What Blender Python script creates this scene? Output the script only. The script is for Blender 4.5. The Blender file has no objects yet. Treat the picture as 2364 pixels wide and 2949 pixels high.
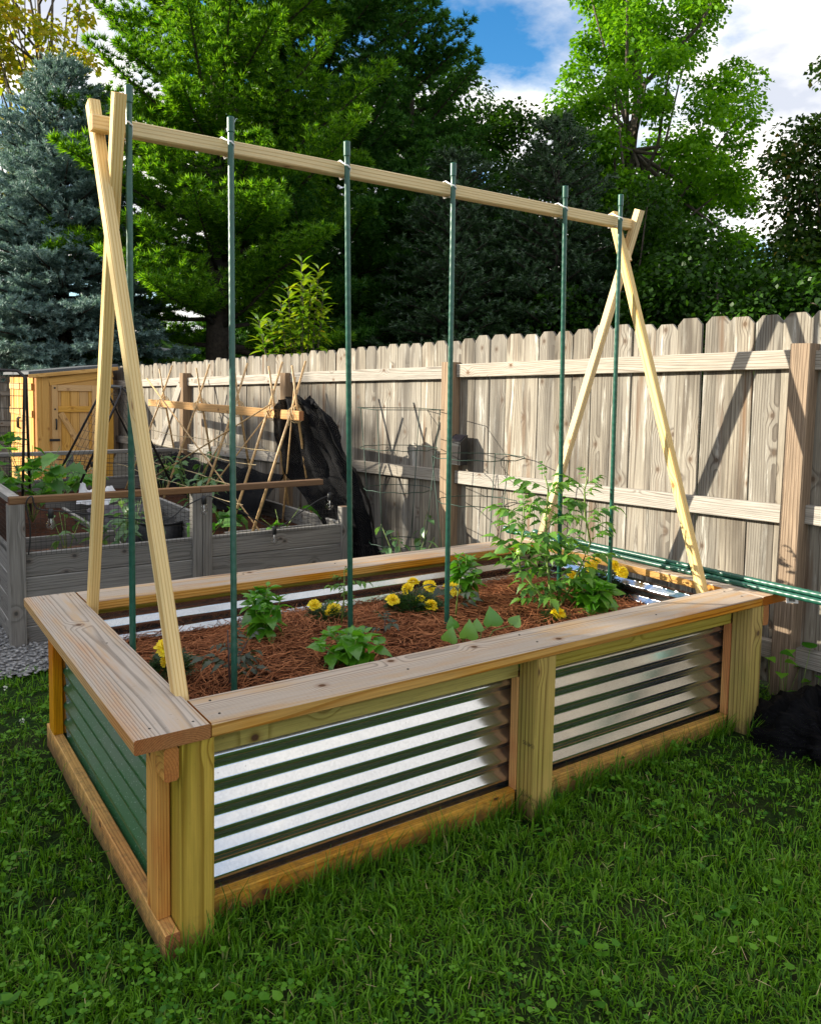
import bpy, math, random
import numpy as np
from mathutils import Vector, Matrix

rng = np.random.default_rng(7)
random.seed(7)
SC = bpy.context.scene
COL = SC.collection
R = math.radians

# ------------------------------------------------------------------ camera
cam_d = bpy.data.cameras.new('camera')
cam = bpy.data.objects.new('camera', cam_d)
COL.objects.link(cam)
SC.camera = cam
cam_d.sensor_fit = 'HORIZONTAL'
cam_d.sensor_width = 36.0
cam_d.lens = 36.0 * 0.9889
cam_d.shift_x = -0.0056
cam_d.shift_y = -0.0773
cam_d.clip_start = 0.05
cam_d.clip_end = 3000.0
_yaw, _pit, _rol = 0.9664, -0.0769, 0.0172
_f = Vector((math.cos(_pit) * math.cos(_yaw), math.cos(_pit) * math.sin(_yaw), math.sin(_pit)))
_r = Vector((math.sin(_yaw), -math.cos(_yaw), 0))
_u = _r.cross(_f)
_r2 = _r * math.cos(_rol) + _u * math.sin(_rol)
_u2 = -_r * math.sin(_rol) + _u * math.cos(_rol)
cam.matrix_world = Matrix(((_r2.x, _u2.x, -_f.x, -0.6346), (_r2.y, _u2.y, -_f.y, -1.9191),
                           (_r2.z, _u2.z, -_f.z, 1.4486), (0, 0, 0, 1)))

# ------------------------------------------------------------------ sky and sun
SUN_EL = R(20.0)
SUN_TO = Vector((-0.788 * math.cos(SUN_EL), 0.616 * math.cos(SUN_EL), math.sin(SUN_EL)))
world = bpy.data.worlds.new('World')
SC.world = world
world.use_nodes = True
nt = world.node_tree
nt.nodes.clear()
out = nt.nodes.new('ShaderNodeOutputWorld')
bg = nt.nodes.new('ShaderNodeBackground')
bg.inputs['Strength'].default_value = 0.15
sky = nt.nodes.new('ShaderNodeTexSky')
sky.sky_type = 'NISHITA'
sky.sun_disc = False
sky.sun_elevation = SUN_EL
sky.sun_rotation = math.atan2(SUN_TO.x, SUN_TO.y)
sky.air_density = 1.0
sky.dust_density = 0.3
sky.ozone_density = 2.0
tc = nt.nodes.new('ShaderNodeTexCoord')
sep = nt.nodes.new('ShaderNodeSeparateXYZ')
nt.links.new(tc.outputs['Generated'], sep.inputs[0])
def wmath(op, a, b=None):
    n = nt.nodes.new('ShaderNodeMath'); n.operation = op
    for i, v in enumerate((a, b)):
        if v is None: continue
        if isinstance(v, (int, float)): n.inputs[i].default_value = v
        else: nt.links.new(v, n.inputs[i])
    return n.outputs[0]
den = wmath('ADD', wmath('MAXIMUM', sep.outputs[2], 0.0), 0.22)
comb = nt.nodes.new('ShaderNodeCombineXYZ')
nt.links.new(wmath('DIVIDE', sep.outputs[0], den), comb.inputs[0])
nt.links.new(wmath('DIVIDE', sep.outputs[1], den), comb.inputs[1])
mp = nt.nodes.new('ShaderNodeMapping')
mp.inputs['Location'].default_value = (14.40, 16.71, 2.54)
nt.links.new(comb.outputs[0], mp.inputs[0])
n1 = nt.nodes.new('ShaderNodeTexNoise')
n1.inputs['Scale'].default_value = 1.15
n1.inputs['Detail'].default_value = 9.0
n1.inputs['Roughness'].default_value = 0.55
nt.links.new(mp.outputs[0], n1.inputs['Vector'])
ramp = nt.nodes.new('ShaderNodeValToRGB')
ramp.color_ramp.elements[0].position = 0.415
ramp.color_ramp.elements[1].position = 0.50
nt.links.new(n1.outputs['Fac'], ramp.inputs[0])
n2 = nt.nodes.new('ShaderNodeTexNoise')
n2.inputs['Scale'].default_value = 3.1
n2.inputs['Detail'].default_value = 6.0
nt.links.new(mp.outputs[0], n2.inputs['Vector'])
ramp2 = nt.nodes.new('ShaderNodeValToRGB')
ramp2.color_ramp.elements[0].position = 0.36
ramp2.color_ramp.elements[0].color = (2.4, 2.55, 2.9, 1)
ramp2.color_ramp.elements[1].position = 0.56
ramp2.color_ramp.elements[1].color = (5.3, 5.05, 4.65, 1)
nt.links.new(n2.outputs['Fac'], ramp2.inputs[0])
mixw = nt.nodes.new('ShaderNodeMixRGB')
nt.links.new(ramp.outputs[0], mixw.inputs[0])
hs = nt.nodes.new('ShaderNodeHueSaturation'); hs.inputs['Saturation'].default_value = 1.4; hs.inputs['Value'].default_value = 0.72
nt.links.new(sky.outputs[0], hs.inputs['Color'])
nt.links.new(hs.outputs[0], mixw.inputs[1])
nt.links.new(ramp2.outputs[0], mixw.inputs[2])
nt.links.new(mixw.outputs[0], bg.inputs['Color'])
nt.links.new(bg.outputs[0], out.inputs['Surface'])

sun_d = bpy.data.lights.new('sun', 'SUN')
sun_d.energy = 5.0
sun_d.angle = R(0.53)
sun_d.color = (1.0, 0.925, 0.76)
sun = bpy.data.objects.new('sun', sun_d)
COL.objects.link(sun)
sun.rotation_euler = SUN_TO.to_track_quat('Z', 'Y').to_euler()
sun.location = (-8, 6, 9)

SC.view_settings.view_transform = 'Standard'
SC.view_settings.look = 'None'
SC.view_settings.gamma = 1.0
SC.view_settings.use_curve_mapping = False
SC.view_settings.exposure = 1.12
SC.cycles.max_bounces = 8
SC.cycles.transparent_max_bounces = 16
SC.cycles.sample_clamp_indirect = 6.0

# ------------------------------------------------------------------ materials
class NT:
    def __init__(s, name):
        s.m = bpy.data.materials.new(name); s.m.use_nodes = True
        s.t = s.m.node_tree; s.t.nodes.clear()
        s.o = s.t.nodes.new('ShaderNodeOutputMaterial')
    def n(s, typ, **kw):
        x = s.t.nodes.new('ShaderNode' + typ)
        for k, v in kw.items(): setattr(x, k, v)
        return x
    def put(s, sock, v):
        if v is None: return
        if isinstance(v, bpy.types.NodeSocket): s.t.links.new(v, sock)
        elif isinstance(v, (tuple, list)):
            sock.default_value = tuple(v) + (1.0,) if len(v) == 3 and len(sock.default_value) == 4 else v
        else: sock.default_value = v
    def math(s, op, a, b=None, c=None, clamp=False):
        x = s.n('Math', operation=op, use_clamp=clamp)
        for i, v in enumerate((a, b, c)): s.put(x.inputs[i], v)
        return x.outputs[0]
    def vec(s, op, a, b=None, scale=None):
        x = s.n('VectorMath', operation=op)
        s.put(x.inputs[0], a); s.put(x.inputs[1], b)
        if scale is not None: s.put(x.inputs['Scale'], scale)
        return x.outputs['Value'] if op in ('LENGTH', 'DISTANCE', 'DOT_PRODUCT') else x.outputs[0]
    def noise(s, v, scale, detail=3.0, rough=0.55):
        x = s.n('TexNoise'); s.put(x.inputs['Vector'], v); x.inputs['Scale'].default_value = scale
        x.inputs['Detail'].default_value = detail; x.inputs['Roughness'].default_value = rough
        return x.outputs['Fac']
    def ramp(s, f, stops):
        x = s.n('ValToRGB'); s.put(x.inputs[0], f)
        e = x.color_ramp.elements
        while len(e) < len(stops): e.new(0.5)
        for i, (p, c) in enumerate(stops):
            e[i].position = p
            e[i].color = (c, c, c, 1) if isinstance(c, (int, float)) else tuple(c) + (1,)
        return x.outputs[0]
    def mix(s, f, a, b, blend='MIX'):
        x = s.n('MixRGB', blend_type=blend)
        s.put(x.inputs[0], f); s.put(x.inputs[1], a); s.put(x.inputs[2], b)
        return x.outputs[0]
    def sstep(s, v, lo, hi, a=0.0, b=1.0):
        x = s.n('MapRange', interpolation_type='SMOOTHSTEP')
        s.put(x.inputs[0], v)
        for i, q in enumerate((lo, hi, a, b)): x.inputs[i + 1].default_value = q
        return x.outputs[0]
    def pbsdf(s, col, rough=0.6, metal=0.0, bump=None, bstr=0.3, bdist=0.002, spec=None, coat=None):
        p = s.n('BsdfPrincipled')
        s.put(p.inputs['Base Color'], col); s.put(p.inputs['Roughness'], rough)
        s.put(p.inputs['Metallic'], metal)
        if spec is not None: s.put(p.inputs['Specular IOR Level'], spec)
        if coat is not None: s.put(p.inputs['Coat Weight'], coat)
        if bump is not None:
            b = s.n('Bump'); b.inputs['Strength'].default_value = bstr; b.inputs['Distance'].default_value = bdist
            s.put(b.inputs['Height'], bump); s.t.links.new(b.outputs[0], p.inputs['Normal'])
        s.t.links.new(p.outputs[0], s.o.inputs[0])
        return p

def wood(name, early, late, ring=0.006, grey=None, grey_all=0.0, knot=(0.10, 0.045, 0.02), knots=1.0, streak=0.25,
         tint=None, rough=0.68, wob=0.013, vary=0.25, dirt=0.0, lowgrey=None, endgrain=0.9, splash=0.0, ksc=(5.0, 0.5)):
    """solid (3-D) pine/cedar grain: rings round a pith, cathedral wobble, knots, fibres.  local X is the length."""
    k = NT(name)
    co = k.n('TexCoord').outputs['Object']
    rnd = k.n('ObjectInfo').outputs['Random']
    off = k.n('CombineXYZ')
    k.put(off.inputs[0], k.math('MULTIPLY', rnd, 91.0))
    r2 = k.math('FRACT', k.math('MULTIPLY', rnd, 17.31))
    r3 = k.math('FRACT', k.math('MULTIPLY', rnd, 53.7))
    p = k.vec('ADD', co, off.outputs[0])
    low = k.n('TexNoise'); low.inputs['Scale'].default_value = 1.0; low.inputs['Detail'].default_value = 2.0
    k.put(low.inputs['Vector'], k.vec('MULTIPLY', p, (0.55, 4.0, 4.0)))
    dist = k.vec('SCALE', k.vec('SUBTRACT', low.outputs['Color'], (0.5, 0.5, 0.5)), scale=wob * 4)
    # knots
    vo = k.n('TexVoronoi', feature='F1', voronoi_dimensions='2D'); vo.inputs['Scale'].default_value = 1.0
    k.put(vo.inputs['Vector'], k.vec('MULTIPLY', k.vec('ADD', p, dist), (ksc[0] * 0.8, ksc[0], 0.9)))
    kc = k.n('SeparateXYZ'); k.put(kc.inputs[0], vo.outputs['Color'])
    khas = k.math('GREATER_THAN', kc.outputs[0], 1.0 - ksc[1])
    kd = k.math('ADD', k.math('DIVIDE', vo.outputs['Distance'], ksc[0]), k.math('MULTIPLY', k.math('SUBTRACT', 1.0, khas), 1.0))
    onk = k.n('SeparateXYZ'); k.put(onk.inputs[0], k.n('TexCoord').outputs['Normal'])
    kd = k.math('ADD', kd, k.math('GREATER_THAN', k.math('ABSOLUTE', onk.outputs[1]), 0.7))
    knotf = k.sstep(kd, 0.006, 0.0125, 1.0 * knots, 0.0)
    knear = k.sstep(kd, 0.0, 0.055, 0.011 if knots else 0.0, 0.0)
    sep = k.n('SeparateXYZ'); k.put(sep.inputs[0], k.vec('ADD', co, dist))
    y0 = k.math('MULTIPLY_ADD', r2, 0.16, -0.08)
    z0 = k.math('MULTIPLY_ADD', r3, -0.10, -0.03)
    dy = k.math('SUBTRACT', sep.outputs[1], y0); dz = k.math('SUBTRACT', sep.outputs[2], z0)
    r = k.math('SQRT', k.math('ADD', k.math('MULTIPLY', dy, dy), k.math('MULTIPLY', dz, dz)))
    r = k.math('ADD', r, knear)
    saw = k.math('FRACT', k.math('DIVIDE', r, ring))
    lw = k.ramp(saw, [(0.0, 0.0), (0.58, 0.08), (0.84, 1.0), (0.95, 0.85), (1.0, 0.0)])
    fib = k.noise(k.vec('MULTIPLY', p, (6.0, 190.0, 190.0)), 1.0, 3.0)
    blot = k.noise(k.vec('MULTIPLY', p, (1.6, 6.0, 6.0)), 1.0, 3.0)
    lw = k.math('MULTIPLY', lw, k.math('ADD', 0.45, k.math('MULTIPLY', blot, 0.9)), clamp=True)
    col = k.mix(lw, early, late)
    if tint is not None:
        col = k.mix(k.sstep(blot, 0.46, 0.66), col, k.mix(1.0, col, tint, 'MULTIPLY'))
    col = k.mix(1.0, col, k.ramp(fib, [(0.25, 1.0 - streak), (0.7, 1.0 + streak * 0.4)]), 'MULTIPLY')
    if grey is not None:
        geo = k.n('NewGeometry')
        nz = k.n('SeparateXYZ'); k.put(nz.inputs[0], geo.outputs['Normal'])
        gb = k.noise(k.vec('MULTIPLY', p, (3.0, 26.0, 26.0)), 1.0, 4.0)
        gf = k.math('MULTIPLY', k.sstep(nz.outputs[2], 0.3, 0.8), k.sstep(gb, 0.28, 0.58, 0.45, 0.97))
        if grey_all: gf = k.math('MAXIMUM', gf, k.math('MULTIPLY', gb, grey_all))
        gcol = k.mix(1.0, grey, k.ramp(k.math('ADD', k.math('MULTIPLY', lw, 0.55), k.math('MULTIPLY', fib, 0.5)), [(0.15, 1.12), (0.8, 0.52)]), 'MULTIPLY')
        col = k.mix(gf, col, gcol)
    if lowgrey is not None:                       # weathering runs: pale crust patches along the grain
        cr = k.noise(k.vec('MULTIPLY', p, (2.2, 22.0, 22.0)), 1.0, 6.0, 0.7)
        col = k.mix(k.sstep(cr, 0.53, 0.72), col, lowgrey)
        rs = k.noise(k.vec('MULTIPLY', p, (0.9, 15.0, 15.0)), 1.0, 3.0)
        col = k.mix(k.math('MULTIPLY', k.sstep(rs, 0.56, 0.72), 0.75), col, (0.155, 0.09, 0.052))
        dk = k.noise(k.vec('ADD', k.vec('MULTIPLY', p, (0.7, 7.0, 7.0)), (5.0, 3.0, 1.0)), 1.0, 4.0)
        col = k.mix(k.math('MULTIPLY', k.sstep(dk, 0.48, 0.66), 0.82), col, (0.085, 0.072, 0.060))
    if dirt:
        dn = k.noise(p, 55.0, 6.0, 0.75)
        col = k.mix(k.math('MULTIPLY', k.sstep(dn, 0.60, 0.72), dirt), col, (0.05, 0.035, 0.02))
    if splash:                                    # soil thrown up by rain, low on the boards
        wp = k.n('NewGeometry').outputs['Position']
        wz = k.n('SeparateXYZ'); k.put(wz.inputs[0], wp)
        sn_ = k.noise(wp, 28.0, 6.0, 0.75)
        lo = k.sstep(k.math('ADD', wz.outputs[2], k.math('MULTIPLY', k.math('SUBTRACT', 0.5, sn_), 0.22)), 0.0, 0.09, splash, 0.0)
        col = k.mix(lo, col, (0.085, 0.06, 0.03))
    if knots:
        halo = k.sstep(kd, 0.010, 0.026, 0.5, 0.0)
        col = k.mix(halo, col, k.mix(1.0, col, (0.62, 0.48, 0.40), 'MULTIPLY'))
        col = k.mix(knotf, col, knot)
    on = k.n('SeparateXYZ'); k.put(on.inputs[0], k.n('TexCoord').outputs['Normal'])
    col = k.mix(k.sstep(k.math('ABSOLUTE', on.outputs[0]), 0.8, 0.95, 0.0, endgrain), col, k.mix(1.0, col, (0.58, 0.36, 0.22), 'MULTIPLY'))
    hv = k.n('HueSaturation'); k.put(hv.inputs['Color'], col)
    k.put(hv.inputs['Value'], k.math('MULTIPLY_ADD', r3, vary * 2, 1.0 - vary))
    k.put(hv.inputs['Saturation'], k.math('MULTIPLY_ADD', r2, 0.3, 0.85))
    h = k.math('ADD', k.math('MULTIPLY', lw, -0.6), fib)
    k.pbsdf(hv.outputs[0], rough, 0.0, bump=h, bstr=0.55, bdist=0.0016, spec=0.25)
    return k.m

def leafmat(name, c1, c2, trans=0.45, rough=0.45, c3=None, gloss=0.06, tr=None, vein=False):
    """leaf: diffuse + light through the blade + thin gloss; colour differs from leaf to leaf"""
    k = NT(name)
    geo = k.n('NewGeometry')
    rnd = geo.outputs['Random Per Island']
    obr = k.n('ObjectInfo').outputs['Random']
    mixr = k.math('FRACT', k.math('ADD', rnd, k.math('MULTIPLY', obr, 3.7)))
    stops = [(0.0, c1), (0.8, c2)]
    if c3 is not None: stops += [(0.93, c2), (1.0, c3)]
    col = k.ramp(mixr, stops)
    d = k.n('BsdfDiffuse'); k.put(d.inputs[0], col)
    t = k.n('BsdfTranslucent')
    k.put(t.inputs[0], k.mix(1.0, col, tr or (1.5, 1.45, 0.55), 'MULTIPLY'))
    g = k.n('BsdfGlossy'); g.inputs['Roughness'].default_value = rough
    a = k.n('MixShader'); a.inputs[0].default_value = trans
    k.t.links.new(d.outputs[0], a.inputs[1]); k.t.links.new(t.outputs[0], a.inputs[2])
    b = k.n('MixShader'); b.inputs[0].default_value = gloss
    k.t.links.new(a.outputs[0], b.inputs[1]); k.t.links.new(g.outputs[0], b.inputs[2])
    k.t.links.new(b.outputs[0], k.o.inputs[0])
    return k.m

def plain(name, col, rough=0.5, metal=0.0, nscale=30.0, namt=0.15, bstr=0.1, spec=None):
    k = NT(name)
    co = k.n('TexCoord').outputs['Object']
    f = k.noise(co, nscale, 4.0)
    c = k.mix(1.0, col, k.ramp(f, [(0.3, 1.0 - namt), (0.7, 1.0 + namt)]), 'MULTIPLY')
    k.pbsdf(c, rough, metal, bump=f, bstr=bstr, spec=spec)
    return k.m

MAT = {}
MAT['cap'] = wood('cap_board_wood', (0.60, 0.36, 0.14), (0.36, 0.17, 0.05), ring=0.006, grey=(0.49, 0.415, 0.35), tint=(1.0, 0.78, 0.55), dirt=0.5, vary=0.06, ksc=(4.0, 0.3), wob=0.010)
MAT['post'] = wood('treated_post_wood', (0.52, 0.355, 0.070), (0.24, 0.14, 0.018), ring=0.010, knots=0.9, ksc=(6.0, 0.3), wob=0.008, vary=0.08, tint=(0.85, 0.95, 0.75), dirt=0.25, splash=0.75)
MAT['rail'] = wood('orange_lumber', (0.76, 0.40, 0.060), (0.56, 0.23, 0.020), ring=0.007, vary=0.08, tint=(0.95, 0.78, 0.55), dirt=0.3, ksc=(6.0, 0.3), wob=0.009, splash=0.75)
MAT['stud'] = wood('red_lumber', (0.70, 0.35, 0.065), (0.50, 0.18, 0.020), ring=0.006, vary=0.12, tint=(0.9, 0.62, 0.4), dirt=0.3, ksc=(8.0, 0.35), wob=0.009, splash=0.75)
MAT['green_rail'] = wood('green_treated_lumber', (0.46, 0.37, 0.09), (0.28, 0.21, 0.035), ring=0.008, vary=0.08, dirt=0.4, ksc=(6.0, 0.25), wob=0.009)
MAT['pine'] = wood('pale_pine', (0.80, 0.60, 0.29), (0.62, 0.39, 0.14), ring=0.009, knot=(0.30, 0.13, 0.05), vary=0.05, streak=0.12, knots=0.8, ksc=(9.0, 0.22))
MAT['fence'] = wood('weathered_picket', (0.305, 0.272, 0.225), (0.138, 0.114, 0.092), ring=0.010, vary=0.22, streak=0.35, lowgrey=(0.57, 0.545, 0.49), knot=(0.12, 0.085, 0.06), rough=0.85, wob=0.010)
MAT['fence_rail'] = wood('weathered_rail', (0.41, 0.37, 0.32), (0.24, 0.205, 0.17), ring=0.006, vary=0.1, streak=0.4, knot=(0.15, 0.10, 0.07), rough=0.85)
MAT['fence_post'] = wood('weathered_fence_post', (0.36, 0.25, 0.16), (0.20, 0.125, 0.075), ring=0.008, vary=0.12, streak=0.5, knots=0.0, rough=0.85)
MAT['greybed'] = wood('grey_stained_board', (0.215, 0.20, 0.182), (0.135, 0.125, 0.113), ring=0.009, vary=0.13, streak=0.35, knot=(0.06, 0.055, 0.05), rough=0.8, grey=(0.38, 0.36, 0.33))
MAT['brownrail'] = wood('brown_rail', (0.20, 0.115, 0.06), (0.12, 0.06, 0.03), ring=0.007, vary=0.1, streak=0.4, rough=0.75)
MAT['shed'] = wood('shed_cedar', (0.66, 0.38, 0.12), (0.52, 0.27, 0.07), ring=0.012, vary=0.07, streak=0.12, knots=0.7, knot=(0.30, 0.14, 0.05))
MAT['orange_beam'] = wood('orange_trellis_beam', (0.66, 0.34, 0.08), (0.50, 0.22, 0.04), ring=0.010, vary=0.03, streak=0.12)
MAT['bamboo'] = plain('bamboo', (0.52, 0.33, 0.15), 0.5, 0, 40, 0.35)
MAT['twine'] = plain('twine', (0.62, 0.47, 0.26), 0.9, 0, 200, 0.3)
MAT['stake'] = plain('green_plastic', (0.012, 0.088, 0.058), 0.33, 0, 60, 0.2, 0.05, 0.6)
MAT['cable_tie'] = plain('white_tie', (0.8, 0.8, 0.82), 0.5)
MAT['black'] = plain('black_plastic', (0.012, 0.012, 0.014), 0.42)
MAT['tube'] = plain('dark_tube', (0.03, 0.026, 0.026), 0.35, 0.4)
MAT['wire'] = plain('green_wire', (0.02, 0.05, 0.035), 0.5, 0.3)
MAT['meshwire'] = plain('mesh_wire', (0.035, 0.032, 0.03), 0.6, 0.3)
MAT['stem'] = plain('stem_green', (0.16, 0.24, 0.045), 0.55, 0, 50, 0.3)
MAT['darkstem'] = plain('stem_purple', (0.075, 0.05, 0.05), 0.6, 0, 50, 0.3)
MAT['bark'] = plain('bark', (0.10, 0.078, 0.06), 0.95, 0, 14, 0.5, 0.9)
MAT['bark_dark'] = plain('bark_dark', (0.05, 0.038, 0.03), 0.95, 0, 14, 0.5, 0.9)
MAT['fabric'] = plain('black_fabric', (0.035, 0.033, 0.036), 0.95, 0, 80, 0.4, 0.5)
MAT['grey_fabric'] = plain('grey_fabric', (0.15, 0.135, 0.145), 0.95, 0, 25, 0.3, 0.4)
MAT['roof'] = plain('shed_roof_felt', (0.085, 0.09, 0.10), 0.7, 0, 60, 0.3, 0.3)
MAT['siding'] = plain('pale_siding', (0.62, 0.58, 0.52), 0.7, 0, 8, 0.05)
MAT['teal'] = plain('teal_plastic', (0.10, 0.55, 0.52), 0.35)
MAT['paper'] = plain('label_paper', (0.75, 0.75, 0.77), 0.6, 0, 40, 0.05)
MAT['ink'] = plain('ink', (0.03, 0.025, 0.02), 0.8)
MAT['stamp'] = plain('stamp_ink', (0.09, 0.065, 0.03), 0.8)
MAT['yellow'] = plain('yellow_level', (0.75, 0.68, 0.04), 0.5)
MAT['solar'] = plain('solar_cell', (0.012, 0.012, 0.018), 0.15)
MAT['grommet'] = plain('grommet', (0.75, 0.75, 0.75), 0.3, 0.8)
MAT['fruit'] = plain('green_tomato', (0.30, 0.46, 0.10), 0.28, 0, 6, 0.15)

def metal_sheet():
    k = NT('galvanised_sheet')
    co = k.n('TexCoord').outputs['Object']
    vo = k.n('TexVoronoi'); k.put(vo.inputs['Vector'], co); vo.inputs['Scale'].default_value = 140.0
    sp = k.ramp(vo.outputs['Color'], [(0.2, 0.90), (0.8, 0.98)])
    dn = k.noise(co, 9.0, 5.0, 0.7)
    c = k.mix(k.sstep(dn, 0.5, 0.75, 0.0, 0.12), k.mix(1.0, (0.60, 0.61, 0.62), sp, 'MULTIPLY'), (0.50, 0.48, 0.44))
    sk = k.noise(co, 160.0, 2.0)
    c = k.mix(k.sstep(sk, 0.735, 0.76), c, (0.06, 0.05, 0.04))
    ro = k.math('ADD', 0.10, k.math('MULTIPLY', k.noise(co, 14.0, 4.0), 0.14))
    k.pbsdf(c, ro, 0.96, bump=k.noise(k.vec('MULTIPLY', co, (2.0, 2.0, 12.0)), 1.0, 2.0), bstr=0.12, bdist=0.01)
    return k.m
MAT['metal'] = metal_sheet()
def green_sheet():
    k = NT('green_painted_sheet')
    co = k.n('TexCoord').outputs['Object']
    vo = k.n('TexVoronoi'); k.put(vo.inputs['Vector'], co); vo.inputs['Scale'].default_value = 95.0
    vo2 = k.n('TexVoronoi'); k.put(vo2.inputs['Vector'], co); vo2.inputs['Scale'].default_value = 38.0
    f = k.math('MAXIMUM', k.sstep(vo.outputs['Distance'], 0.10, 0.24, 0.55, 0.0), k.sstep(vo2.outputs['Distance'], 0.05, 0.09, 0.8, 0.0))
    dn = k.noise(co, 5.0, 4.0)
    c = k.mix(k.sstep(dn, 0.45, 0.7, 0.0, 0.5), (0.026, 0.115, 0.038), (0.085, 0.135, 0.085))
    c = k.mix(f, c, (0.38, 0.48, 0.44))
    k.pbsdf(c, 0.34, 0.0, bump=f, bstr=0.2, bdist=0.002, spec=0.5)
    return k.m
MAT['greensheet'] = green_sheet()
def netmat(name, col, hole, scale):
    """knitted shade cloth: opaque black threads with real holes between"""
    k = NT(name)
    uv = k.n('TexCoord').outputs['UV']
    s = k.n('SeparateXYZ'); k.put(s.inputs[0], k.vec('MULTIPLY', uv, (scale, scale * 0.7, 1.0)))
    a = k.math('ABSOLUTE', k.math('SUBTRACT', k.math('FRACT', s.outputs[0]), 0.5))
    b = k.math('ABSOLUTE', k.math('SUBTRACT', k.math('FRACT', k.math('ADD', s.outputs[1], k.math('MULTIPLY', a, 1.2))), 0.5))
    h = k.math('MULTIPLY', k.math('LESS_THAN', a, hole), k.math('LESS_THAN', b, hole))
    nz = k.noise(uv, scale * 0.7, 3.0)
    p = k.pbsdf(k.mix(k.sstep(nz, 0.55, 0.72), col, (0.014, 0.014, 0.019)), 0.8, 0.0, bump=nz, bstr=0.6, bdist=0.004, spec=0.12)
    tr = k.n('BsdfTransparent'); mx = k.n('MixShader')
    k.put(mx.inputs[0], h); k.t.links.new(p.outputs[0], mx.inputs[1]); k.t.links.new(tr.outputs[0], mx.inputs[2])
    k.t.links.new(mx.outputs[0], k.o.inputs[0])
    return k.m
MAT['net'] = netmat('black_shade_cloth', (0.0025, 0.0025, 0.0035), 0.10, 150.0)
def glassmat():
    k = NT('bulb_glass')
    g = k.n('BsdfGlass'); g.inputs['Roughness'].default_value = 0.02; g.inputs['IOR'].default_value = 1.25
    t = k.n('BsdfTransparent'); mx = k.n('MixShader'); mx.inputs[0].default_value = 0.55
    k.t.links.new(g.outputs[0], mx.inputs[1]); k.t.links.new(t.outputs[0], mx.inputs[2])
    k.t.links.new(mx.outputs[0], k.o.inputs[0]); return k.m
MAT['glass'] = glassmat()
def groundmat():
    k = NT('lawn_soil')
    co = k.n('TexCoord').outputs['Object']
    a = k.noise(co, 2.3, 5.0, 0.65); b = k.noise(co, 60.0, 4.0)
    c = k.mix(k.sstep(a, 0.4, 0.65), (0.013, 0.034, 0.005), (0.024, 0.030, 0.009))
    c = k.mix(1.0, c, k.ramp(b, [(0.3, 0.6), (0.7, 1.3)]), 'MULTIPLY')
    k.pbsdf(c, 0.95, bump=b, bstr=0.8, bdist=0.02, spec=0.1); return k.m
MAT['ground'] = groundmat()
def gravelmat(name, c1, c2):
    k = NT(name)
    g = k.n('NewGeometry').outputs['Random Per Island']
    co = k.n('TexCoord').outputs['Object']
    c = k.mix(1.0, k.ramp(g, [(0.0, c1), (1.0, c2)]), k.ramp(k.noise(co, 120.0, 3.0), [(0.3, 0.8), (0.7, 1.15)]), 'MULTIPLY')
    k.pbsdf(c, 0.9, spec=0.2); return k.m
MAT['gravel'] = gravelmat('gravel_stone', (0.16, 0.16, 0.165), (0.42, 0.41, 0.40))
def gravelbase():
    k = NT('gravel_ground')
    co = k.n('TexCoord').outputs['Object']
    vo = k.n('TexVoronoi'); k.put(vo.inputs['Vector'], co); vo.inputs['Scale'].default_value = 55.0
    c = k.mix(1.0, k.ramp(vo.outputs['Color'], [(0.1, (0.13, 0.13, 0.135)), (0.9, (0.36, 0.35, 0.34))]), k.ramp(vo.outputs['Distance'], [(0.2, 1.1), (0.75, 0.45)]), 'MULTIPLY')
    k.pbsdf(c, 0.9, bump=vo.outputs['Distance'], bstr=-0.6 if False else 0.6, bdist=0.01); return k.m
MAT['gravelbase'] = gravelbase()
MAT['mulch'] = gravelmat('pine_straw_needle', (0.15, 0.043, 0.017), (0.50, 0.20, 0.085))
def soilmat():
    k = NT('mulch_bed')
    co = k.n('TexCoord').outputs['Object']
    f = k.noise(co, 45.0, 6.0, 0.7)
    k.pbsdf(k.ramp(f, [(0.3, (0.022, 0.009, 0.005)), (0.7, (0.10, 0.036, 0.018))]), 0.95, bump=f, bstr=1.0, bdist=0.01, spec=0.1); return k.m
MAT['soil'] = soilmat()
MAT['grass'] = leafmat('grass_blade', (0.022, 0.100, 0.004), (0.155, 0.345, 0.019), 0.35, 0.4, (0.26, 0.25, 0.09), 0.015)
MAT['clover'] = leafmat('clover_leaf', (0.030, 0.140, 0.007), (0.135, 0.32, 0.022), 0.35, 0.45, None, 0.02)
MAT['white_petal'] = leafmat('clover_flower', (0.6, 0.62, 0.5), (0.75, 0.75, 0.66), 0.2, tr=(1, 1, 1))
MAT['basil'] = leafmat('basil_leaf', (0.050, 0.20, 0.010), (0.125, 0.35, 0.022), 0.40, 0.3, None, 0.07)
MAT['tomato'] = leafmat('tomato_leaf', (0.042, 0.150, 0.018), (0.135, 0.300, 0.034), 0.38, 0.5, None, 0.04)
MAT['darktomato'] = leafmat('dark_tomato_leaf', (0.030, 0.050, 0.030), (0.060, 0.085, 0.050), 0.3, 0.5)
MAT['bean'] = leafmat('bean_leaf', (0.09, 0.30, 0.035), (0.19, 0.42, 0.08), 0.40, 0.5)
MAT['cucumber'] = leafmat('cucumber_leaf', (0.045, 0.17, 0.022), (0.11, 0.30, 0.035), 0.45, 0.5)
MAT['pepper'] = leafmat('pepper_leaf', (0.065, 0.17, 0.06), (0.15, 0.29, 0.12), 0.35, 0.4)
MAT['marigold_leaf'] = leafmat('marigold_leaf', (0.014, 0.050, 0.010), (0.035, 0.095, 0.018), 0.25, 0.5)
MAT['petal'] = leafmat('marigold_petal', (0.94, 0.66, 0.004), (0.98, 0.80, 0.008), 0.12, 0.5, tr=(1.0, 0.9, 0.5))
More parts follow.
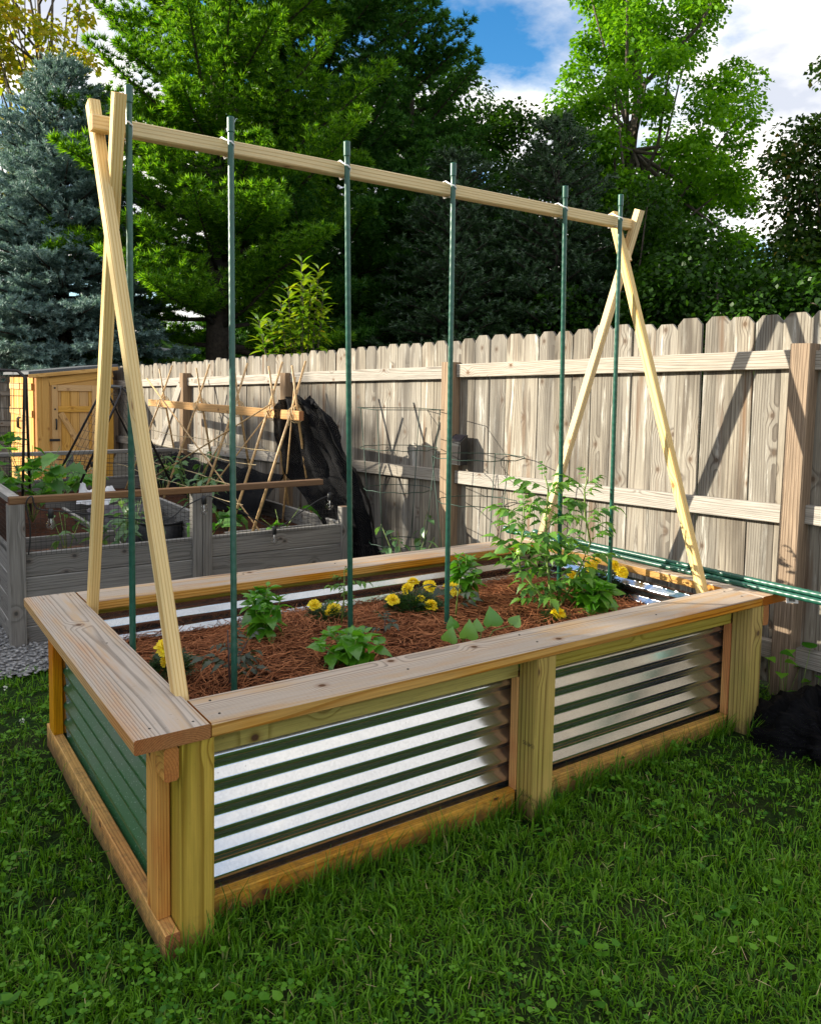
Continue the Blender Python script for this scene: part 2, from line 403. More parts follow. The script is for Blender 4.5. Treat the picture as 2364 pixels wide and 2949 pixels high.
MAT['orange_petal'] = leafmat('orange_petal', (0.85, 0.20, 0.005), (0.9, 0.28, 0.01), 0.3, 0.5, tr=(1.0, 0.8, 0.5))
MAT['magnolia'] = leafmat('magnolia_leaf', (0.12, 0.27, 0.015), (0.30, 0.42, 0.022), 0.40, 0.22, (0.42, 0.33, 0.03), 0.10)
MAT['spruce'] = leafmat('blue_spruce_needle', (0.07, 0.14, 0.135), (0.235, 0.34, 0.315), 0.2, 0.5, None, 0.04, tr=(1.2, 1.3, 0.9))
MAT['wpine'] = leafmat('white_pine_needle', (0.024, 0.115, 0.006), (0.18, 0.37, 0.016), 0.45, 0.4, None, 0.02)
MAT['wpine_shaded'] = leafmat('shaded_pine_needle', (0.018, 0.085, 0.014), (0.078, 0.205, 0.026), 0.28, 0.4, None, 0.02)  # darker copy of the white pine needles, shade put into the colour
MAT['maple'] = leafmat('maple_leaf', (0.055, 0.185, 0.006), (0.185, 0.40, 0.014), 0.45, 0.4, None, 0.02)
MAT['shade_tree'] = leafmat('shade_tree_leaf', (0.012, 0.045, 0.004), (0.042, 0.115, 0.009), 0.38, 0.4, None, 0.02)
MAT['cedar'] = leafmat('cedar_spray', (0.013, 0.045, 0.013), (0.040, 0.095, 0.025), 0.20, 0.5)
MAT['locust'] = leafmat('yellowing_leaf', (0.17, 0.25, 0.015), (0.42, 0.38, 0.03), 0.45, 0.4, (0.45, 0.24, 0.03), 0.02)
MAT['right_tree'] = leafmat('right_tree_leaf', (0.018, 0.055, 0.008), (0.065, 0.13, 0.018), 0.38, 0.4, (0.26, 0.17, 0.04), 0.02)

# ------------------------------------------------------------------ geometry helpers
class MB:
    """collects vertices and faces for ONE mesh object"""
    def __init__(s): s.v = []; s.f = []; s.mi = []
    def add(s, verts, faces, mi=0):
        b = len(s.v); s.v += [tuple(p) for p in verts]
        for f in faces: s.f.append(tuple(b + i for i in f)); s.mi.append(mi)
        return s
    def mesh(s, name, mats, smooth=False):
        me = bpy.data.meshes.new(name)
        me.from_pydata(s.v, [], s.f)
        for m in (mats if isinstance(mats, (list, tuple)) else [mats]): me.materials.append(m)
        if len(me.materials) > 1: me.polygons.foreach_set('material_index', s.mi)
        if smooth: me.polygons.foreach_set('use_smooth', [True] * len(s.f))
        me.update()
        return me

def link(o, parent=None):
    COL.objects.link(o)
    if parent is not None: o.parent = parent
    return o
def obj(name, me, parent=None, loc=None, M=None):
    """link a mesh; coordinates are world coordinates, parents are moved but never turned"""
    o = bpy.data.objects.new(name, me)
    if M is None: M = Matrix.Translation(Vector(loc or (0, 0, 0)))
    if parent is not None: M = Matrix.Translation(-wloc(parent)) @ M
    o.matrix_local = M
    if parent is not None: o['wl'] = list(wloc(parent) + M.translation)
    return link(o, parent)
def wloc(o):
    return Vector(o['wl']) if 'wl' in o else Vector(o.location)
def tag(o, label=None, cat=None, group=None, kind=None):
    if label: o['label'] = label
    if cat: o['category'] = cat
    if group: o['group'] = group
    if kind: o['kind'] = kind
    return o
def thing(name, loc, label, cat, group=None):
    o = bpy.data.objects.new(name, None)
    o.location = loc; o.empty_display_size = 0.05
    o['wl'] = list(loc)
    link(o)
    return tag(o, label, cat, group)

_bm = {}
def beam_mesh(l, w, t, c, mat):
    key = (round(l, 4), round(w, 4), round(t, 4), round(c, 4), mat)
    if key in _bm: return _bm[key]
    a, b = w / 2, t / 2
    sec = [(-a + c, -b), (a - c, -b), (a, -b + c), (a, b - c), (a - c, b), (-a + c, b), (-a, b - c), (-a, -b + c)]
    v = [(0, y, z) for y, z in sec] + [(l, y, z) for y, z in sec]
    f = [(i, (i + 1) % 8, 8 + (i + 1) % 8, 8 + i) for i in range(8)]
    f = [tuple(q) for q in f] + [tuple(range(7, -1, -1)), tuple(range(8, 16))]
    _bm[key] = MB().add(v, f).mesh('board', MAT[mat])
    return _bm[key]
def frame_of(p0, p1, up):
    x = (Vector(p1) - Vector(p0)); l = x.length; x.normalize()
    z = Vector(up) - x * x.dot(Vector(up)); z.normalize()
    y = z.cross(x)
    return l, Matrix(((x.x, y.x, z.x, p0[0]), (x.y, y.y, z.y, p0[1]), (x.z, y.z, z.z, p0[2]), (0, 0, 0, 1)))
def board(name, p0, p1, w, t, mat, parent, up=(0, 0, 1), c=0.003):
    """a sawn board from p0 to p1 (centre line); w lies across 'up', t along it"""
    l, M = frame_of(p0, p1, up)
    return obj(name, beam_mesh(l, w, t, min(c, w / 4, t / 4), mat), parent, M=M)

def tube_mb(mb, pts, r, seg=8, mi=0, r1=None, cap=True):
    pts = [Vector(p) for p in pts]; n = len(pts)
    vs = []; ref = Vector((0.31, 0.2, 0.93))
    for i, p in enumerate(pts):
        d = (pts[min(i + 1, n - 1)] - pts[max(i - 1, 0)]).normalized()
        a = d.cross(ref)
        if a.length < 1e-3: a = d.cross(Vector((1, 0, 0)))
        a.normalize(); b = d.cross(a)
        rr = r if r1 is None else r + (r1 - r) * i / (n - 1)
        for k in range(seg):
            t = 2 * math.pi * k / seg
            vs.append(p + (a * math.cos(t) + b * math.sin(t)) * rr)
    fs = [(i * seg + k, i * seg + (k + 1) % seg, (i + 1) * seg + (k + 1) % seg, (i + 1) * seg + k)
          for i in range(n - 1) for k in range(seg)]
    if cap and seg > 2: fs += [tuple(range(seg - 1, -1, -1)), tuple((n - 1) * seg + k for k in range(seg))]
    return mb.add(vs, fs, mi)
def tube(name, pts, r, mat, parent=None, seg=8, r1=None):
    p0 = Vector(pts[0])
    mb = tube_mb(MB(), [Vector(p) - p0 for p in pts], r, seg, 0, r1)
    return obj(name, mb.mesh(name, MAT[mat], True), parent, loc=p0)
def lathe_mb(mb, prof, seg=12, c=(0, 0, 0), mi=0):
    n = len(prof); vs = []
    for r, z in prof:
        for k in range(seg):
            t = 2 * math.pi * k / seg; vs.append((c[0] + r * math.cos(t), c[1] + r * math.sin(t), c[2] + z))
    fs = [(i * seg + k, i * seg + (k + 1) % seg, (i + 1) * seg + (k + 1) % seg, (i + 1) * seg + k) for i in range(n - 1) for k in range(seg)]
    return mb.add(vs, fs, mi)

# -- big soups of small faces, made with numpy
def soup(name, V, F, mat, parent=None, loc=(0, 0, 0), smooth=False):
    """V (n,3), F (m,k)"""
    me = bpy.data.meshes.new(name)
    V = np.asarray(V, dtype=np.float32) - np.asarray(loc, dtype=np.float32)
    F = np.asarray(F, dtype=np.int32)
    m, k = F.shape
    me.vertices.add(len(V)); me.vertices.foreach_set('co', V.ravel())
    me.loops.add(m * k); me.loops.foreach_set('vertex_index', F.ravel())
    me.polygons.add(m)
    me.polygons.foreach_set('loop_start', np.arange(0, m * k, k, dtype=np.int32))
    me.polygons.foreach_set('loop_total', np.full(m, k, dtype=np.int32))
    if smooth: me.polygons.foreach_set('use_smooth', np.ones(m, dtype=bool))
    me.materials.append(MAT[mat]); me.update(calc_edges=True)
    return obj(name, me, parent, loc=loc)
def unit(a): return a / np.maximum(np.linalg.norm(a, axis=-1, keepdims=True), 1e-9)
def bases(d, roll=None):
    """orthonormal frames with x along d; (n,3,3) columns x,y,z; roll None = z as upward as possible"""
    d = unit(d); n = len(d)
    up = np.tile([0., 0., 1.], (n, 1)) + rng.normal(0, 0.02, (n, 3))
    y = unit(np.cross(up, d)); z = np.cross(d, y)
    if roll is not None:
        c, s = np.cos(roll)[:, None], np.sin(roll)[:, None]
        y, z = y * c + z * s, z * c - y * s
    return np.stack([d, y, z], axis=2)
def stamp(T, F, P, B, S):
    """copies of template T (k,3)/F (m,q) at P with frames B and sizes S -> V,F"""
    T = np.asarray(T, float); F = np.asarray(F)
    n = len(P); S = np.asarray(S, float)
    if S.ndim == 1: S = S[:, None].repeat(3, 1)
    TT = T[None] * S[:, None, :]
    V = np.einsum('nij,nkj->nki', B, TT) + P[:, None, :]
    FF = F[None] + (np.arange(n) * len(T))[:, None, None]
    return V.reshape(-1, 3), FF.reshape(-1, F.shape[1])
def merge(lst):
    V = []; F = []; b = 0
    for v, f in lst: V.append(v); F.append(f + b); b += len(v)
    return np.concatenate(V), np.concatenate(F)

def gz(y): return -0.022 * max(0.0, min(y, 14.0))
def gza(y): return -0.022 * np.clip(y, 0, 14)

# ------------------------------------------------------------------ ground
def ground():
    xs = sorted(set(list(np.linspace(-160, -6, 12)) + list(np.linspace(-5, 8, 53)) + list(np.linspace(9, 200, 14))))
    ys = sorted(set(list(np.linspace(-160, -6, 12)) + list(np.linspace(-5, 14, 77)) + list(np.linspace(15, 220, 14))))
    V = [(x, y, gz(y) + (0.008 * math.sin(3.1 * x + 1.3 * y) + 0.006 * math.sin(5.3 * y - 2 * x)) * (1 if -5 < x < 8 and -5 < y < 2.4 else 0)) for y in ys for x in xs]
    n = len(xs)
    F = [(j * n + i, j * n + i + 1, (j + 1) * n + i + 1, (j + 1) * n + i) for j in range(len(ys) - 1) for i in range(n - 1)]
    o = obj('ground', MB().add(V, F).mesh('ground', MAT['ground'], True))
    tag(o, kind='structure')
ground()
def gravel_path():
    v = []; f = []
    ys = np.linspace(2.5, 13.5, 45)
    for y in ys:
        e = 0.05 * math.sin(4 * y) if y > 2.6 else 0
        v += [(-5.0 + e, y, gz(y) + 0.018), (2.92 - 0.087 * (y), y, gz(y) + 0.018)]
    for i in range(len(ys) - 1): f.append((2 * i, 2 * i + 1, 2 * i + 3, 2 * i + 2))
    # front lip goes down into the lawn, uneven
    o = obj('gravel_path', MB().add(v, f).mesh('gravel_path', MAT['gravelbase']))
    tag(o, kind='structure')
    n = 5200
    P = np.stack([rng.uniform(-1.6, 2.7, n), 2.42 + rng.beta(1.1, 2.0, n) * 1.6, np.zeros(n)], 1)
    P[:, 1] += 0.05 * np.sin(P[:, 0] * 7)
    P[:, 2] = gza(P[:, 1]) + 0.024
    T = np.array([(1, 0, .1), (-.9, .1, 0), (.1, .9, 0), (0, -1, .1), (.1, .1, .6), (-.1, 0, -.6), ])
    F = [(0, 2, 4), (2, 1, 4), (1, 3, 4), (3, 0, 4), (2, 0, 5), (1, 2, 5), (3, 1, 5), (0, 3, 5)]
    B = bases(np.stack([rng.normal(size=n), rng.normal(size=n), rng.normal(0, .25, n)], 1))
    S = np.stack([rng.uniform(.010, .022, n), rng.uniform(.008, .017, n), rng.uniform(.007, .014, n)], 1)
    V, FF = stamp(T, F, P, B, S)
    tag(soup('gravel', V, FF, 'gravel'), 'loose grey gravel around the grey raised bed', kind='stuff')
gravel_path()

# ------------------------------------------------------------------ wood fence on the right
FO = Vector((2.99, 0.16, 0)); FD = Vector((-0.087, 0.9962, 0)).normalized(); FN = Vector((-FD.y, FD.x, 0))   # FN faces the garden
def fp(s, d, z): return FO + FD * s + FN * d + Vector((0, 0, z - 0.022 * max(0.0, s)))
def picket_mesh(w, h, t):
    key = ('pk', round(w, 3), round(h, 3))
    if key in _bm: return _bm[key]
    a = w / 2; c = 0.032
    o = [(0, -a), (0, a), (h - c * 1.1, a), (h, a - c), (h, -a + c), (h - c * 1.1, -a)]
    v = [(x, y, -t / 2) for x, y in o] + [(x, y, t / 2) for x, y in o]
    f = [tuple(range(5, -1, -1)), tuple(range(6, 12))] + [(i, (i + 1) % 6, 6 + (i + 1) % 6, 6 + i) for i in range(6)]
    _bm[key] = MB().add(v, f).mesh('picket', MAT['fence'])
    return _bm[key]
def rot_up(p, xdir=(0, 0, 1), zdir=None):
    x = Vector(xdir).normalized(); z = Vector(zdir); z = (z - x * x.dot(z)).normalized(); y = z.cross(x)
    return Matrix(((x.x, y.x, z.x, p[0]), (x.y, y.y, z.y, p[1]), (x.z, y.z, z.z, p[2]), (0, 0, 0, 1)))
POSTS = [-2.36, 0.03, 2.44, 4.66, 6.85, 9.1, 11.4, 13.8]
def fence():
    t = thing('picket_fence', fp(3, 0, 0), 'long weathered grey wooden fence of dog-eared pickets with posts and rails', 'fence')
    s = -2.4
    while s < 14.2:
        w = (0.140, 0.137, 0.134)[int(rng.integers(0, 3))]
        h = (1.80, 1.81, 1.795)[int(rng.integers(0, 3))]
        lean = rng.normal(0, 0.004)
        p = fp(s + w / 2, -0.049 + rng.uniform(-.003, .003), 0.03 + rng.uniform(-.006, .006))
        obj('picket', picket_mesh(w, h, 0.016), t, M=rot_up(p, FD * lean + Vector((0, 0, 1)), FN))
        s += w + rng.uniform(0.001, 0.007)
    for i, sp in enumerate(POSTS):
        h = (1.66, 1.675, 1.672, 1.65, 1.70, 1.66, 1.65, 1.66)[i]
        board('post', fp(sp, 0.0, -0.1), fp(sp + rng.normal(0, .008), 0.0 + rng.normal(0, .006), h), 0.098, 0.098, 'fence_post', t, up=FN, c=0.006)
    for i in range(len(POSTS) - 1):
        a, b = POSTS[i] + 0.05, POSTS[i + 1] - 0.05
        for z, ww in ((1.607, 0.089), (0.876, 0.089), (0.20, 0.089)):
            dz = rng.uniform(-.006, .006)
            board('rail', fp(a, -0.0195, z + dz), fp(b, -0.0195, z + dz + rng.uniform(-.008, .008)), ww, 0.038, 'fence_rail', t, up=FN)
    return t
fence()
def back_fence():
    t = thing('far_fence', (0, 14.4, gz(14.4)), 'far grey picket fence standing behind the cedar shed', 'fence')
    x = -7.0
    while x < 1.85:
        w = 0.14
        p = (x + w / 2, 14.4 + rng.uniform(-.003, .003), gz(14.4) + 0.02)
        obj('picket', picket_mesh(w, 1.80, 0.016), t, M=rot_up(p, (0, 0, 1), (0, -1, 0)))
        x += w + 0.004
    for z in (0.4, 0.95, 1.5):
        board('rail', (-7.0, 14.37, gz(14.4) + z), (1.8, 14.37, gz(14.4) + z), 0.089, 0.038, 'fence_rail', t, up=(0, -1, 0))
back_fence()

# ------------------------------------------------------------------ the timber and steel raised bed
H = 0.594; L = 2.485; W = 1.517; TH = 0.038
def profile(z0, z1, pitch=0.0685, depth=0.020, ph=0.0):
    """trapezoid corrugation: list of (depth, z) from top to bottom, slightly rounded"""
    pts = []
    z = z1; k = 0
    seq = [(0.00, 0.0), (0.13, 0.0), (0.17, 0.05), (0.47, 0.95), (0.51, 1.0), (0.64, 1.0), (0.68, 0.95), (0.96, 0.05)]
    n0 = 0
    while True:
        done = False
        for fr, d in seq:
            zz = z1 + ph * pitch - (n0 + fr) * pitch
            if zz > z1: continue
            if zz < z0: done = True; break
            pts.append((d * depth, zz))
        if done: break
        n0 += 1
    return pts
def sheet(parent, axis, fixed, a, b, face, mats, z0=0.03, z1=0.535, both=True, ph=0.3):
    """axis 'x': runs along x at y=fixed, ridges stand out towards 'face' (+1/-1)"""
    pr = profile(z0, z1, ph=ph)
    mb = MB()
    for side, mi in ((0, 0), (1, len(mats) - 1)):
        V = []; n = len(pr)
        for u in (a, b):
            for d, z in pr:
                q = fixed + face * (d - side * 0.0012)
                V.append((u, q, z) if axis == 'x' else (q, u, z))
        F = [(i, i + 1, n + i + 1, n + i) for i in range(n - 1)]
        flip = (side == 0) ^ (face > 0) ^ (axis == 'y')
        mb.add(V, F if flip else [tuple(reversed(f)) for f in F], mi)
    me = mb.mesh('metal_sheet', [MAT[m] for m in mats], True)
    if hasattr(me, 'set_sharp_from_angle'): me.set_sharp_from_angle(angle=R(55))
    return obj('metal_sheet', me, parent)

def raised_bed():
    t = thing('raised_bed', (0, 0, 0), 'timber framed raised bed with galvanised corrugated steel sides and wide plank rim', 'raised bed')
    B = lambda n, p0, p1, w, th, m, up=(0, 0, 1), c=0.003: board(n, p0, p1, w, th, m, t, up, c)
    zc = H - TH / 2
    # plank rim: two across the ends, two between them
    e = -0.006
    B('cap_board', (-0.017, e, zc), (-0.017, W, zc), 0.190, TH, 'cap', c=0.004)
    B('cap_board', (2.560, e, zc), (2.560, W, zc), 0.186, TH, 'cap', c=0.004)
    B('cap_board', (0.081, 0.184 / 2 + e + .001, zc - .001), (2.464, 0.184 / 2 + e + .001, zc - .001), 0.184, TH, 'cap', c=0.004)
    B('cap_board', (0.081, W - 0.092, zc - .001), (2.464, W - 0.092, zc - .001), 0.184, TH, 'cap', c=0.004)
    zt = H - TH - 0.002
    P = 0.0445
    for x in (0.0445, 1.2395, 2.440):
        for y in (P, W - P - 0.004):
            B('post', (x, y, -0.12), (x + 0.002, y, zt), 0.089, 0.089, 'post', up=(0, -1, 0), c=0.005)
    # long sides: flat 2x4 frames set behind the posts, sheet behind the frames
    for side, yy, fc in ((0, 0.108, -1), (1, W - 0.112, 1)):
        for xa, xb in ((0.090, 1.194), (1.286, 2.394)):
            up = (0, -1, 0)
            B('bottom_rail', (xa + .0, yy, 0.024), (xb, yy, 0.024), 0.089, 0.036, 'rail', up)
            B('top_rail', (xa, yy, 0.511), (xb, yy, 0.511), 0.086, 0.036, 'green_rail', up)
        for x in (0.0445, 1.2395, 2.440):
            B('stud', (x, yy - fc * .0003, 0.0690), (x, yy - fc * .0003, 0.4675), 0.0895, 0.0362, 'stud', up)
        yb = yy - fc * 0.044
        sheet(t, 'x', yb, 0.008, 1.2395, fc, ('metal', 'metal'), ph=0.10)
        sheet(t, 'x', yb, 1.2400, 2.478, fc, ('metal', 'metal'), ph=0.10, z0=0.0315)
    # short ends: rails outside the posts
    for side, xx, fc in ((0, -0.0195, -1), (1, L + 0.0195, 1)):
        up = (1, 0, 0)
        B('bottom_rail', (xx, 0.0, 0.024), (xx, W - 0.004, 0.024), 0.096, 0.037, 'rail', up)
        B('stud', (xx, 0.112, 0.074), (xx, 0.112, zt), 0.086, 0.036, 'stud', up)
        B('stud', (xx, W - 0.10, 0.074), (xx, W - 0.10, zt), 0.086, 0.036, 'stud', up)
        B('rim_block', (xx - .001, -0.001, zt - 0.044), (xx - .001, 0.066, zt - 0.044), 0.086, 0.037, 'rail', up, 0.006)
        xs = 0.022 if side == 0 else L - 0.022
        sheet(t, 'y', xs, 0.0905, W - 0.095, fc, ('greensheet', 'metal') if side == 0 else ('greensheet', 'metal'), z0=0.03, z1=0.545, ph=0.25)
    me = lathe_mb(MB(), [(.0005, .0004), (.0036, .0006), (.0036, -.004)], 8).mesh('screw', MAT['ink'])
    for x, y in ((.045, .03), (-.06, .045), (.05, 1.47), (-.05, 1.46), (.02, .78), (.12, .045), (.13, .14), (.72, .06), (1.24, .05), (1.24, .14), (1.86, .055), (2.40, .05), (2.41, .14), (.14, 1.46), (1.24, 1.455), (1.25, 1.37)):
        obj('screw', me, t, loc=(x, y, H))
    # ink stamps printed on the lumber
    text(t, '154195', 0.020, (1.1936, 0.028, 0.255), (0, 0, 0), face='-x', flip=True)
    text(t, 'HEAT TREATED', 0.012, (1.1936, 0.018, 0.075), (0, 0, 0), face='-x', flip=True)
    text(t, 'SPF 0.40', 0.011, (1.1936, 0.022, 0.055), (0, 0, 0), face='-x', flip=True)
    return t
def text(parent, s, size, loc, rot, face, flip=False, mat='stamp'):
    cu = bpy.data.curves.new('lettering', 'FONT'); cu.body = s; cu.size = size; cu.resolution_u = 2
    cu.align_x = 'CENTER'; cu.align_y = 'CENTER'
    o = bpy.data.objects.new('tmp', cu)
    COL.objects.link(o)
    me = bpy.data.meshes.new_from_object(o.evaluated_get(bpy.context.evaluated_depsgraph_get()))
    bpy.data.objects.remove(o); me.name = 'lettering'
    me.materials.clear(); me.materials.append(MAT[mat])
    # lettering reads along local x, up is local y
    if face == '-x': X, Y = Vector((0, -1, 0)), Vector((0, 0, 1))
    elif face == '-y': X, Y = Vector((1, 0, 0)), Vector((0, 0, 1))
    if flip: X, Y = -X, -Y
    Z = X.cross(Y)
    M = Matrix(((X.x, Y.x, Z.x, loc[0]), (X.y, Y.y, Z.y, loc[1]), (X.z, Y.z, Z.z, loc[2]), (0, 0, 0, 1)))
    return obj('lettering', me, parent, M=M)
BED = raised_bed()

SOIL = 0.455
def soil_h(x, y):
    return SOIL + 0.018 * np.sin(4.1 * x + 1.0) * np.cos(3.3 * y) + 0.012 * np.sin(9 * x - 5 * y) - 0.055 * np.exp(-((x - .32) / .22) ** 2) * np.exp(-((y - .35) / .3) ** 2) - 0.045 / (1 + np.exp(-(y - 1.16) / .06)) - 0.035 / (1 + np.exp(-(x - 2.28) / .04)) + 0.03 * np.exp(-((x - 1.9) / .35) ** 2 - ((y - .9) / .4) ** 2)
def mulch():
    xs = np.linspace(0.045, 2.44, 60); ys = np.linspace(0.155, 1.37, 34)
    X, Y = np.meshgrid(xs, ys); Z = soil_h(X, Y) - 0.012
    V = np.stack([X, Y, Z], -1).reshape(-1, 3); n = len(xs)
    F = [(j * n + i, j * n + i + 1, (j + 1) * n + i + 1, (j + 1) * n + i) for j in range(len(ys) - 1) for i in range(n - 1)]
    tag(soup('mulch_bed', V, F, 'soil', smooth=True), kind='structure')
    # pine straw: bent needles in loose swirls
    N = 17000
    x = rng.uniform(0.06, 2.42, N); y = rng.uniform(0.17, 1.36, N)
    ang = 2.2 * np.sin(3.1 * x + 1.7 * np.sin(4 * y)) + 1.6 * np.cos(3.7 * y) + rng.normal(0, .75, N)
    l = rng.uniform(.05, .13, N); bend = rng.normal(0, .5, N)
    tilt = np.clip(rng.normal(.02, .16, N), -.1, .9)
    z = soil_h(x, y) + rng.uniform(-.010, .020, N)
    steps = [0, .33, .66, 1.]
    wd = rng.uniform(.0009, .0017, N)
    P = []
    for s in steps:
        a = ang + bend * (s - .5) * 1.3
        px = x + np.cos(a) * l * (s - .5); py = y + np.sin(a) * l * (s - .5)
        pz = np.maximum(z + np.sin(tilt) * l * (s - .3) - .012 * (s - .5) ** 2, soil_h(px, py) - .008)
        P.append(np.stack([np.clip(px, .03, 2.45), np.clip(py, .14, 1.385), pz], 1))
    side = np.stack([-np.sin(ang), np.cos(ang), rng.normal(0, .6, N)], 1); side = unit(side) * wd[:, None]
    V = np.stack([q + sg * side for q in P for sg in (1, -1)], 1)      # (N,8,3)
    F0 = np.array([(0, 1, 3, 2), (2, 3, 5, 4), (4, 5, 7, 6)])
    F = (F0[None] + (np.arange(N) * 8)[:, None, None]).reshape(-1, 4)
    tag(soup('pine_straw', V.reshape(-1, 3), F, 'mulch'), 'reddish brown pine straw mulch covering the planted soil', kind='stuff')
mulch()

# ------------------------------------------------------------------ trellis of pale lumber over the bed
def trellis():
    t = thing('bean_trellis', (1.2, 0.76, SOIL), 'pale lumber A-frame trellis with one long ridge pole over the raised bed', 'trellis')
    g = lambda a, b, k: tuple(Vector(a) + (Vector(b) - Vector(a)) * k)
    def leg(a, b, dx, w=0.040, th=0.040, ext=-0.16):
        a = Vector(a) + Vector((dx, 0, 0)); b = Vector(b) + Vector((dx, 0, 0))
        a = a + (b - a) * ext * 0.6
        board('leg', a, b, w, th, 'pine', t, up=(1, 0, 0), c=0.004)
    leg((0.079, 0.235, 0.586), (0.014, 0.850, 2.325), 0.0, 0.048, 0.036)
    leg((0.098, 1.290, 0.574), (0.050, 0.655, 2.310), -0.006, 0.046, 0.036)
    leg((2.41, 0.244, 0.585), (2.405, 0.826, 2.293), -0.012, 0.042, 0.036)
    leg((2.41, 1.366, 0.456), (2.425, 0.716, 2.301), 0.030, 0.042, 0.036)
    board('ridge_pole', (-0.012, 0.765, 2.240), (2.437, 0.765, 2.236), 0.042, 0.047, 'pine', t, c=0.004)
    board('spacer_block', (2.432, 0.80, 2.17), (2.432, 0.76, 2.06), 0.036, 0.034, 'pine', t, up=(1, 0, 0))
trellis()

def stake(i, top, base, label):
    t = thing('plant_stake', (base[0], base[1], base[2]), label, 'plant stake', 'green stakes standing under the trellis')
    top = Vector(top); base = Vector(base); d = (base - top).normalized()
    mb = MB(); n = 66; pts = []
    # bamboo-like bumps on the coated steel tube
    L_ = (base - top).length + 0.1; seg = 10
    vs = []; a = d.cross(Vector((0, 1, 0))).normalized(); b = d.cross(a)
    ring = []
    k = 0.036
    while k < L_:
        ring += [(k, .0103), (k + .008, .0109), (k + .016, .0103)]; k += 0.036
    for s, r in ring:
        c = top + d * s
        for q in range(seg):
            th = 2 * math.pi * q / seg; vs.append(c + (a * math.cos(th) + b * math.sin(th)) * r - base)
    fs = [(j * seg + q, j * seg + (q + 1) % seg, (j + 1) * seg + (q + 1) % seg, (j + 1) * seg + q) for j in range(len(ring) - 1) for q in range(seg)]
    mb.add(vs, fs)
    obj('tube', mb.mesh('tube', MAT['stake'], True), t, loc=base)
    tube('end_cap', [top - d * .004, top, top + d * .045, top + d * .048], 0.0128, 'stake', t, 10)
    # white tie round stake and pole
    yb = 0.765; z = 2.243
    c = top + d * ((top.z - z) / -d.z)
    x = c.x; z = 2.238; ys = c.y - 0.0135
    r = [(x - .017, .742, z + .027), (x - .012, (ys + .742) / 2, z + .014), (x - .004, ys, z + .004), (x + .006, ys, z - .004), (x + .013, (ys + .742) / 2, z - .013),
         (x + .018, .742, z - .027), (x + .012, .79, z - .027), (x, .791, z), (x - .010, .79, z + .027), (x - .017, .742, z + .027)]
    tube('tie', r, 0.0028, 'cable_tie', t, 5)
SB = [((0.086, 0.705, 2.350), (0.090, 0.735, SOIL), 'first green stake beside the crossed legs nearest the camera'),
      ((0.418, 0.712, 2.322), (0.345, 0.500, 0.41), 'second green stake beside the wilted dark tomato near the front rim'),
      ((0.862, 0.716, 2.325), (0.935, 0.775, SOIL), 'third green stake tied to the ridge pole between two basil plants'),
      ((1.345, 0.714, 2.328), (1.340, 0.690, SOIL), 'fourth green stake standing right of the marigolds in the bed centre'),
      ((1.960, 0.713, 2.332), (2.045, 0.760, 0.47), 'fifth green stake wrapped by the tall tomato plant'),
      ((2.312, 0.708, 2.345), (2.326, 0.705, SOIL), 'last green stake at the far crossed legs by the fence')]
for i, (a, b, lab) in enumerate(SB): stake(i, a, b, lab)

# loose stakes lying along the far rim
def loose_stake(p0, p1, label, r=0.0135):
    p0 = Vector(p0); p1 = Vector(p1); t = thing('loose_stake', p0, label, 'plant stake', 'loose green stakes lying on the far rim')
    pts = []; n = 60
    mb = MB(); d = (p1 - p0); L_ = d.length; d.normalize(); seg = 10
    a = d.cross(Vector((0, 0, 1))).normalized(); b = d.cross(a)
    ring = []; k = 0.0
    while k < L_: ring += [(k, r * .92), (k + .010, r), (k + .020, r * .92)]; k += 0.036
    vs = [d * s + (a * math.cos(2 * math.pi * q / seg) + b * math.sin(2 * math.pi * q / seg)) * rr for s, rr in ring for q in range(seg)]
    fs = [(j * seg + q, j * seg + (q + 1) % seg, (j + 1) * seg + (q + 1) % seg, (j + 1) * seg + q) for j in range(len(ring) - 1) for q in range(seg)]
    mb.add(vs, fs); obj('tube', mb.mesh('tube', MAT['stake'], True), t, loc=p0)
    tube('end_cap', [p0 - d * .006, p0, p0 + d * .05], r * 1.22, 'stake', t, 10)
    return t
zr = H + 0.0145
loose_stake((2.515, 1.66, zr), (2.560, -0.75, zr - 0.002), 'loose green stake nearest the bed on the far rim')
loose_stake((2.545, 1.72, zr + 0.001), (2.592, -0.78, zr), 'loose green stake in the middle of three on the far rim')
LS = loose_stake((2.530, 1.45, zr + 0.0235), (2.577, -0.80, zr + 0.022), 'loose green stake riding on top of the other two')
def label_tag():
    t = thing('price_tag', (2.560, -0.085, 0.585), 'white barcode label hanging from the loose stakes at the rim corner', 'label')
    M = rot_up((2.556, -0.055, 0.584), (0.95, -0.3, -0.10), (-0.3, -0.95, 0.25))
    v = [(0, -.016, -.0004), (.062, -.016, -.0004), (.062, .016, -.0004), (0, .016, -.0004), (0, -.016, .0004), (.062, -.016, .0004), (.062, .016, .0004), (0, .016, .0004)]
    f = [(3, 2, 1, 0), (4, 5, 6, 7), (0, 1, 5, 4), (1, 2, 6, 5), (2, 3, 7, 6), (3, 0, 4, 7)]
    obj('tag', MB().add(v, f).mesh('tag', MAT['paper']), t, M=M)
    mb = MB(); x = 0.014
    for k in range(11):
        w = (.0012, .0022, .0010, .0030)[k % 4]
        mb.add([(x, -.009, .0009), (x + w, -.009, .0009), (x + w, .011, .0009), (x, .011, .0009)], [(0, 1, 2, 3)]); x += w + .0013
    obj('barcode', mb.mesh('barcode', MAT['ink']), t, M=M)
label_tag()
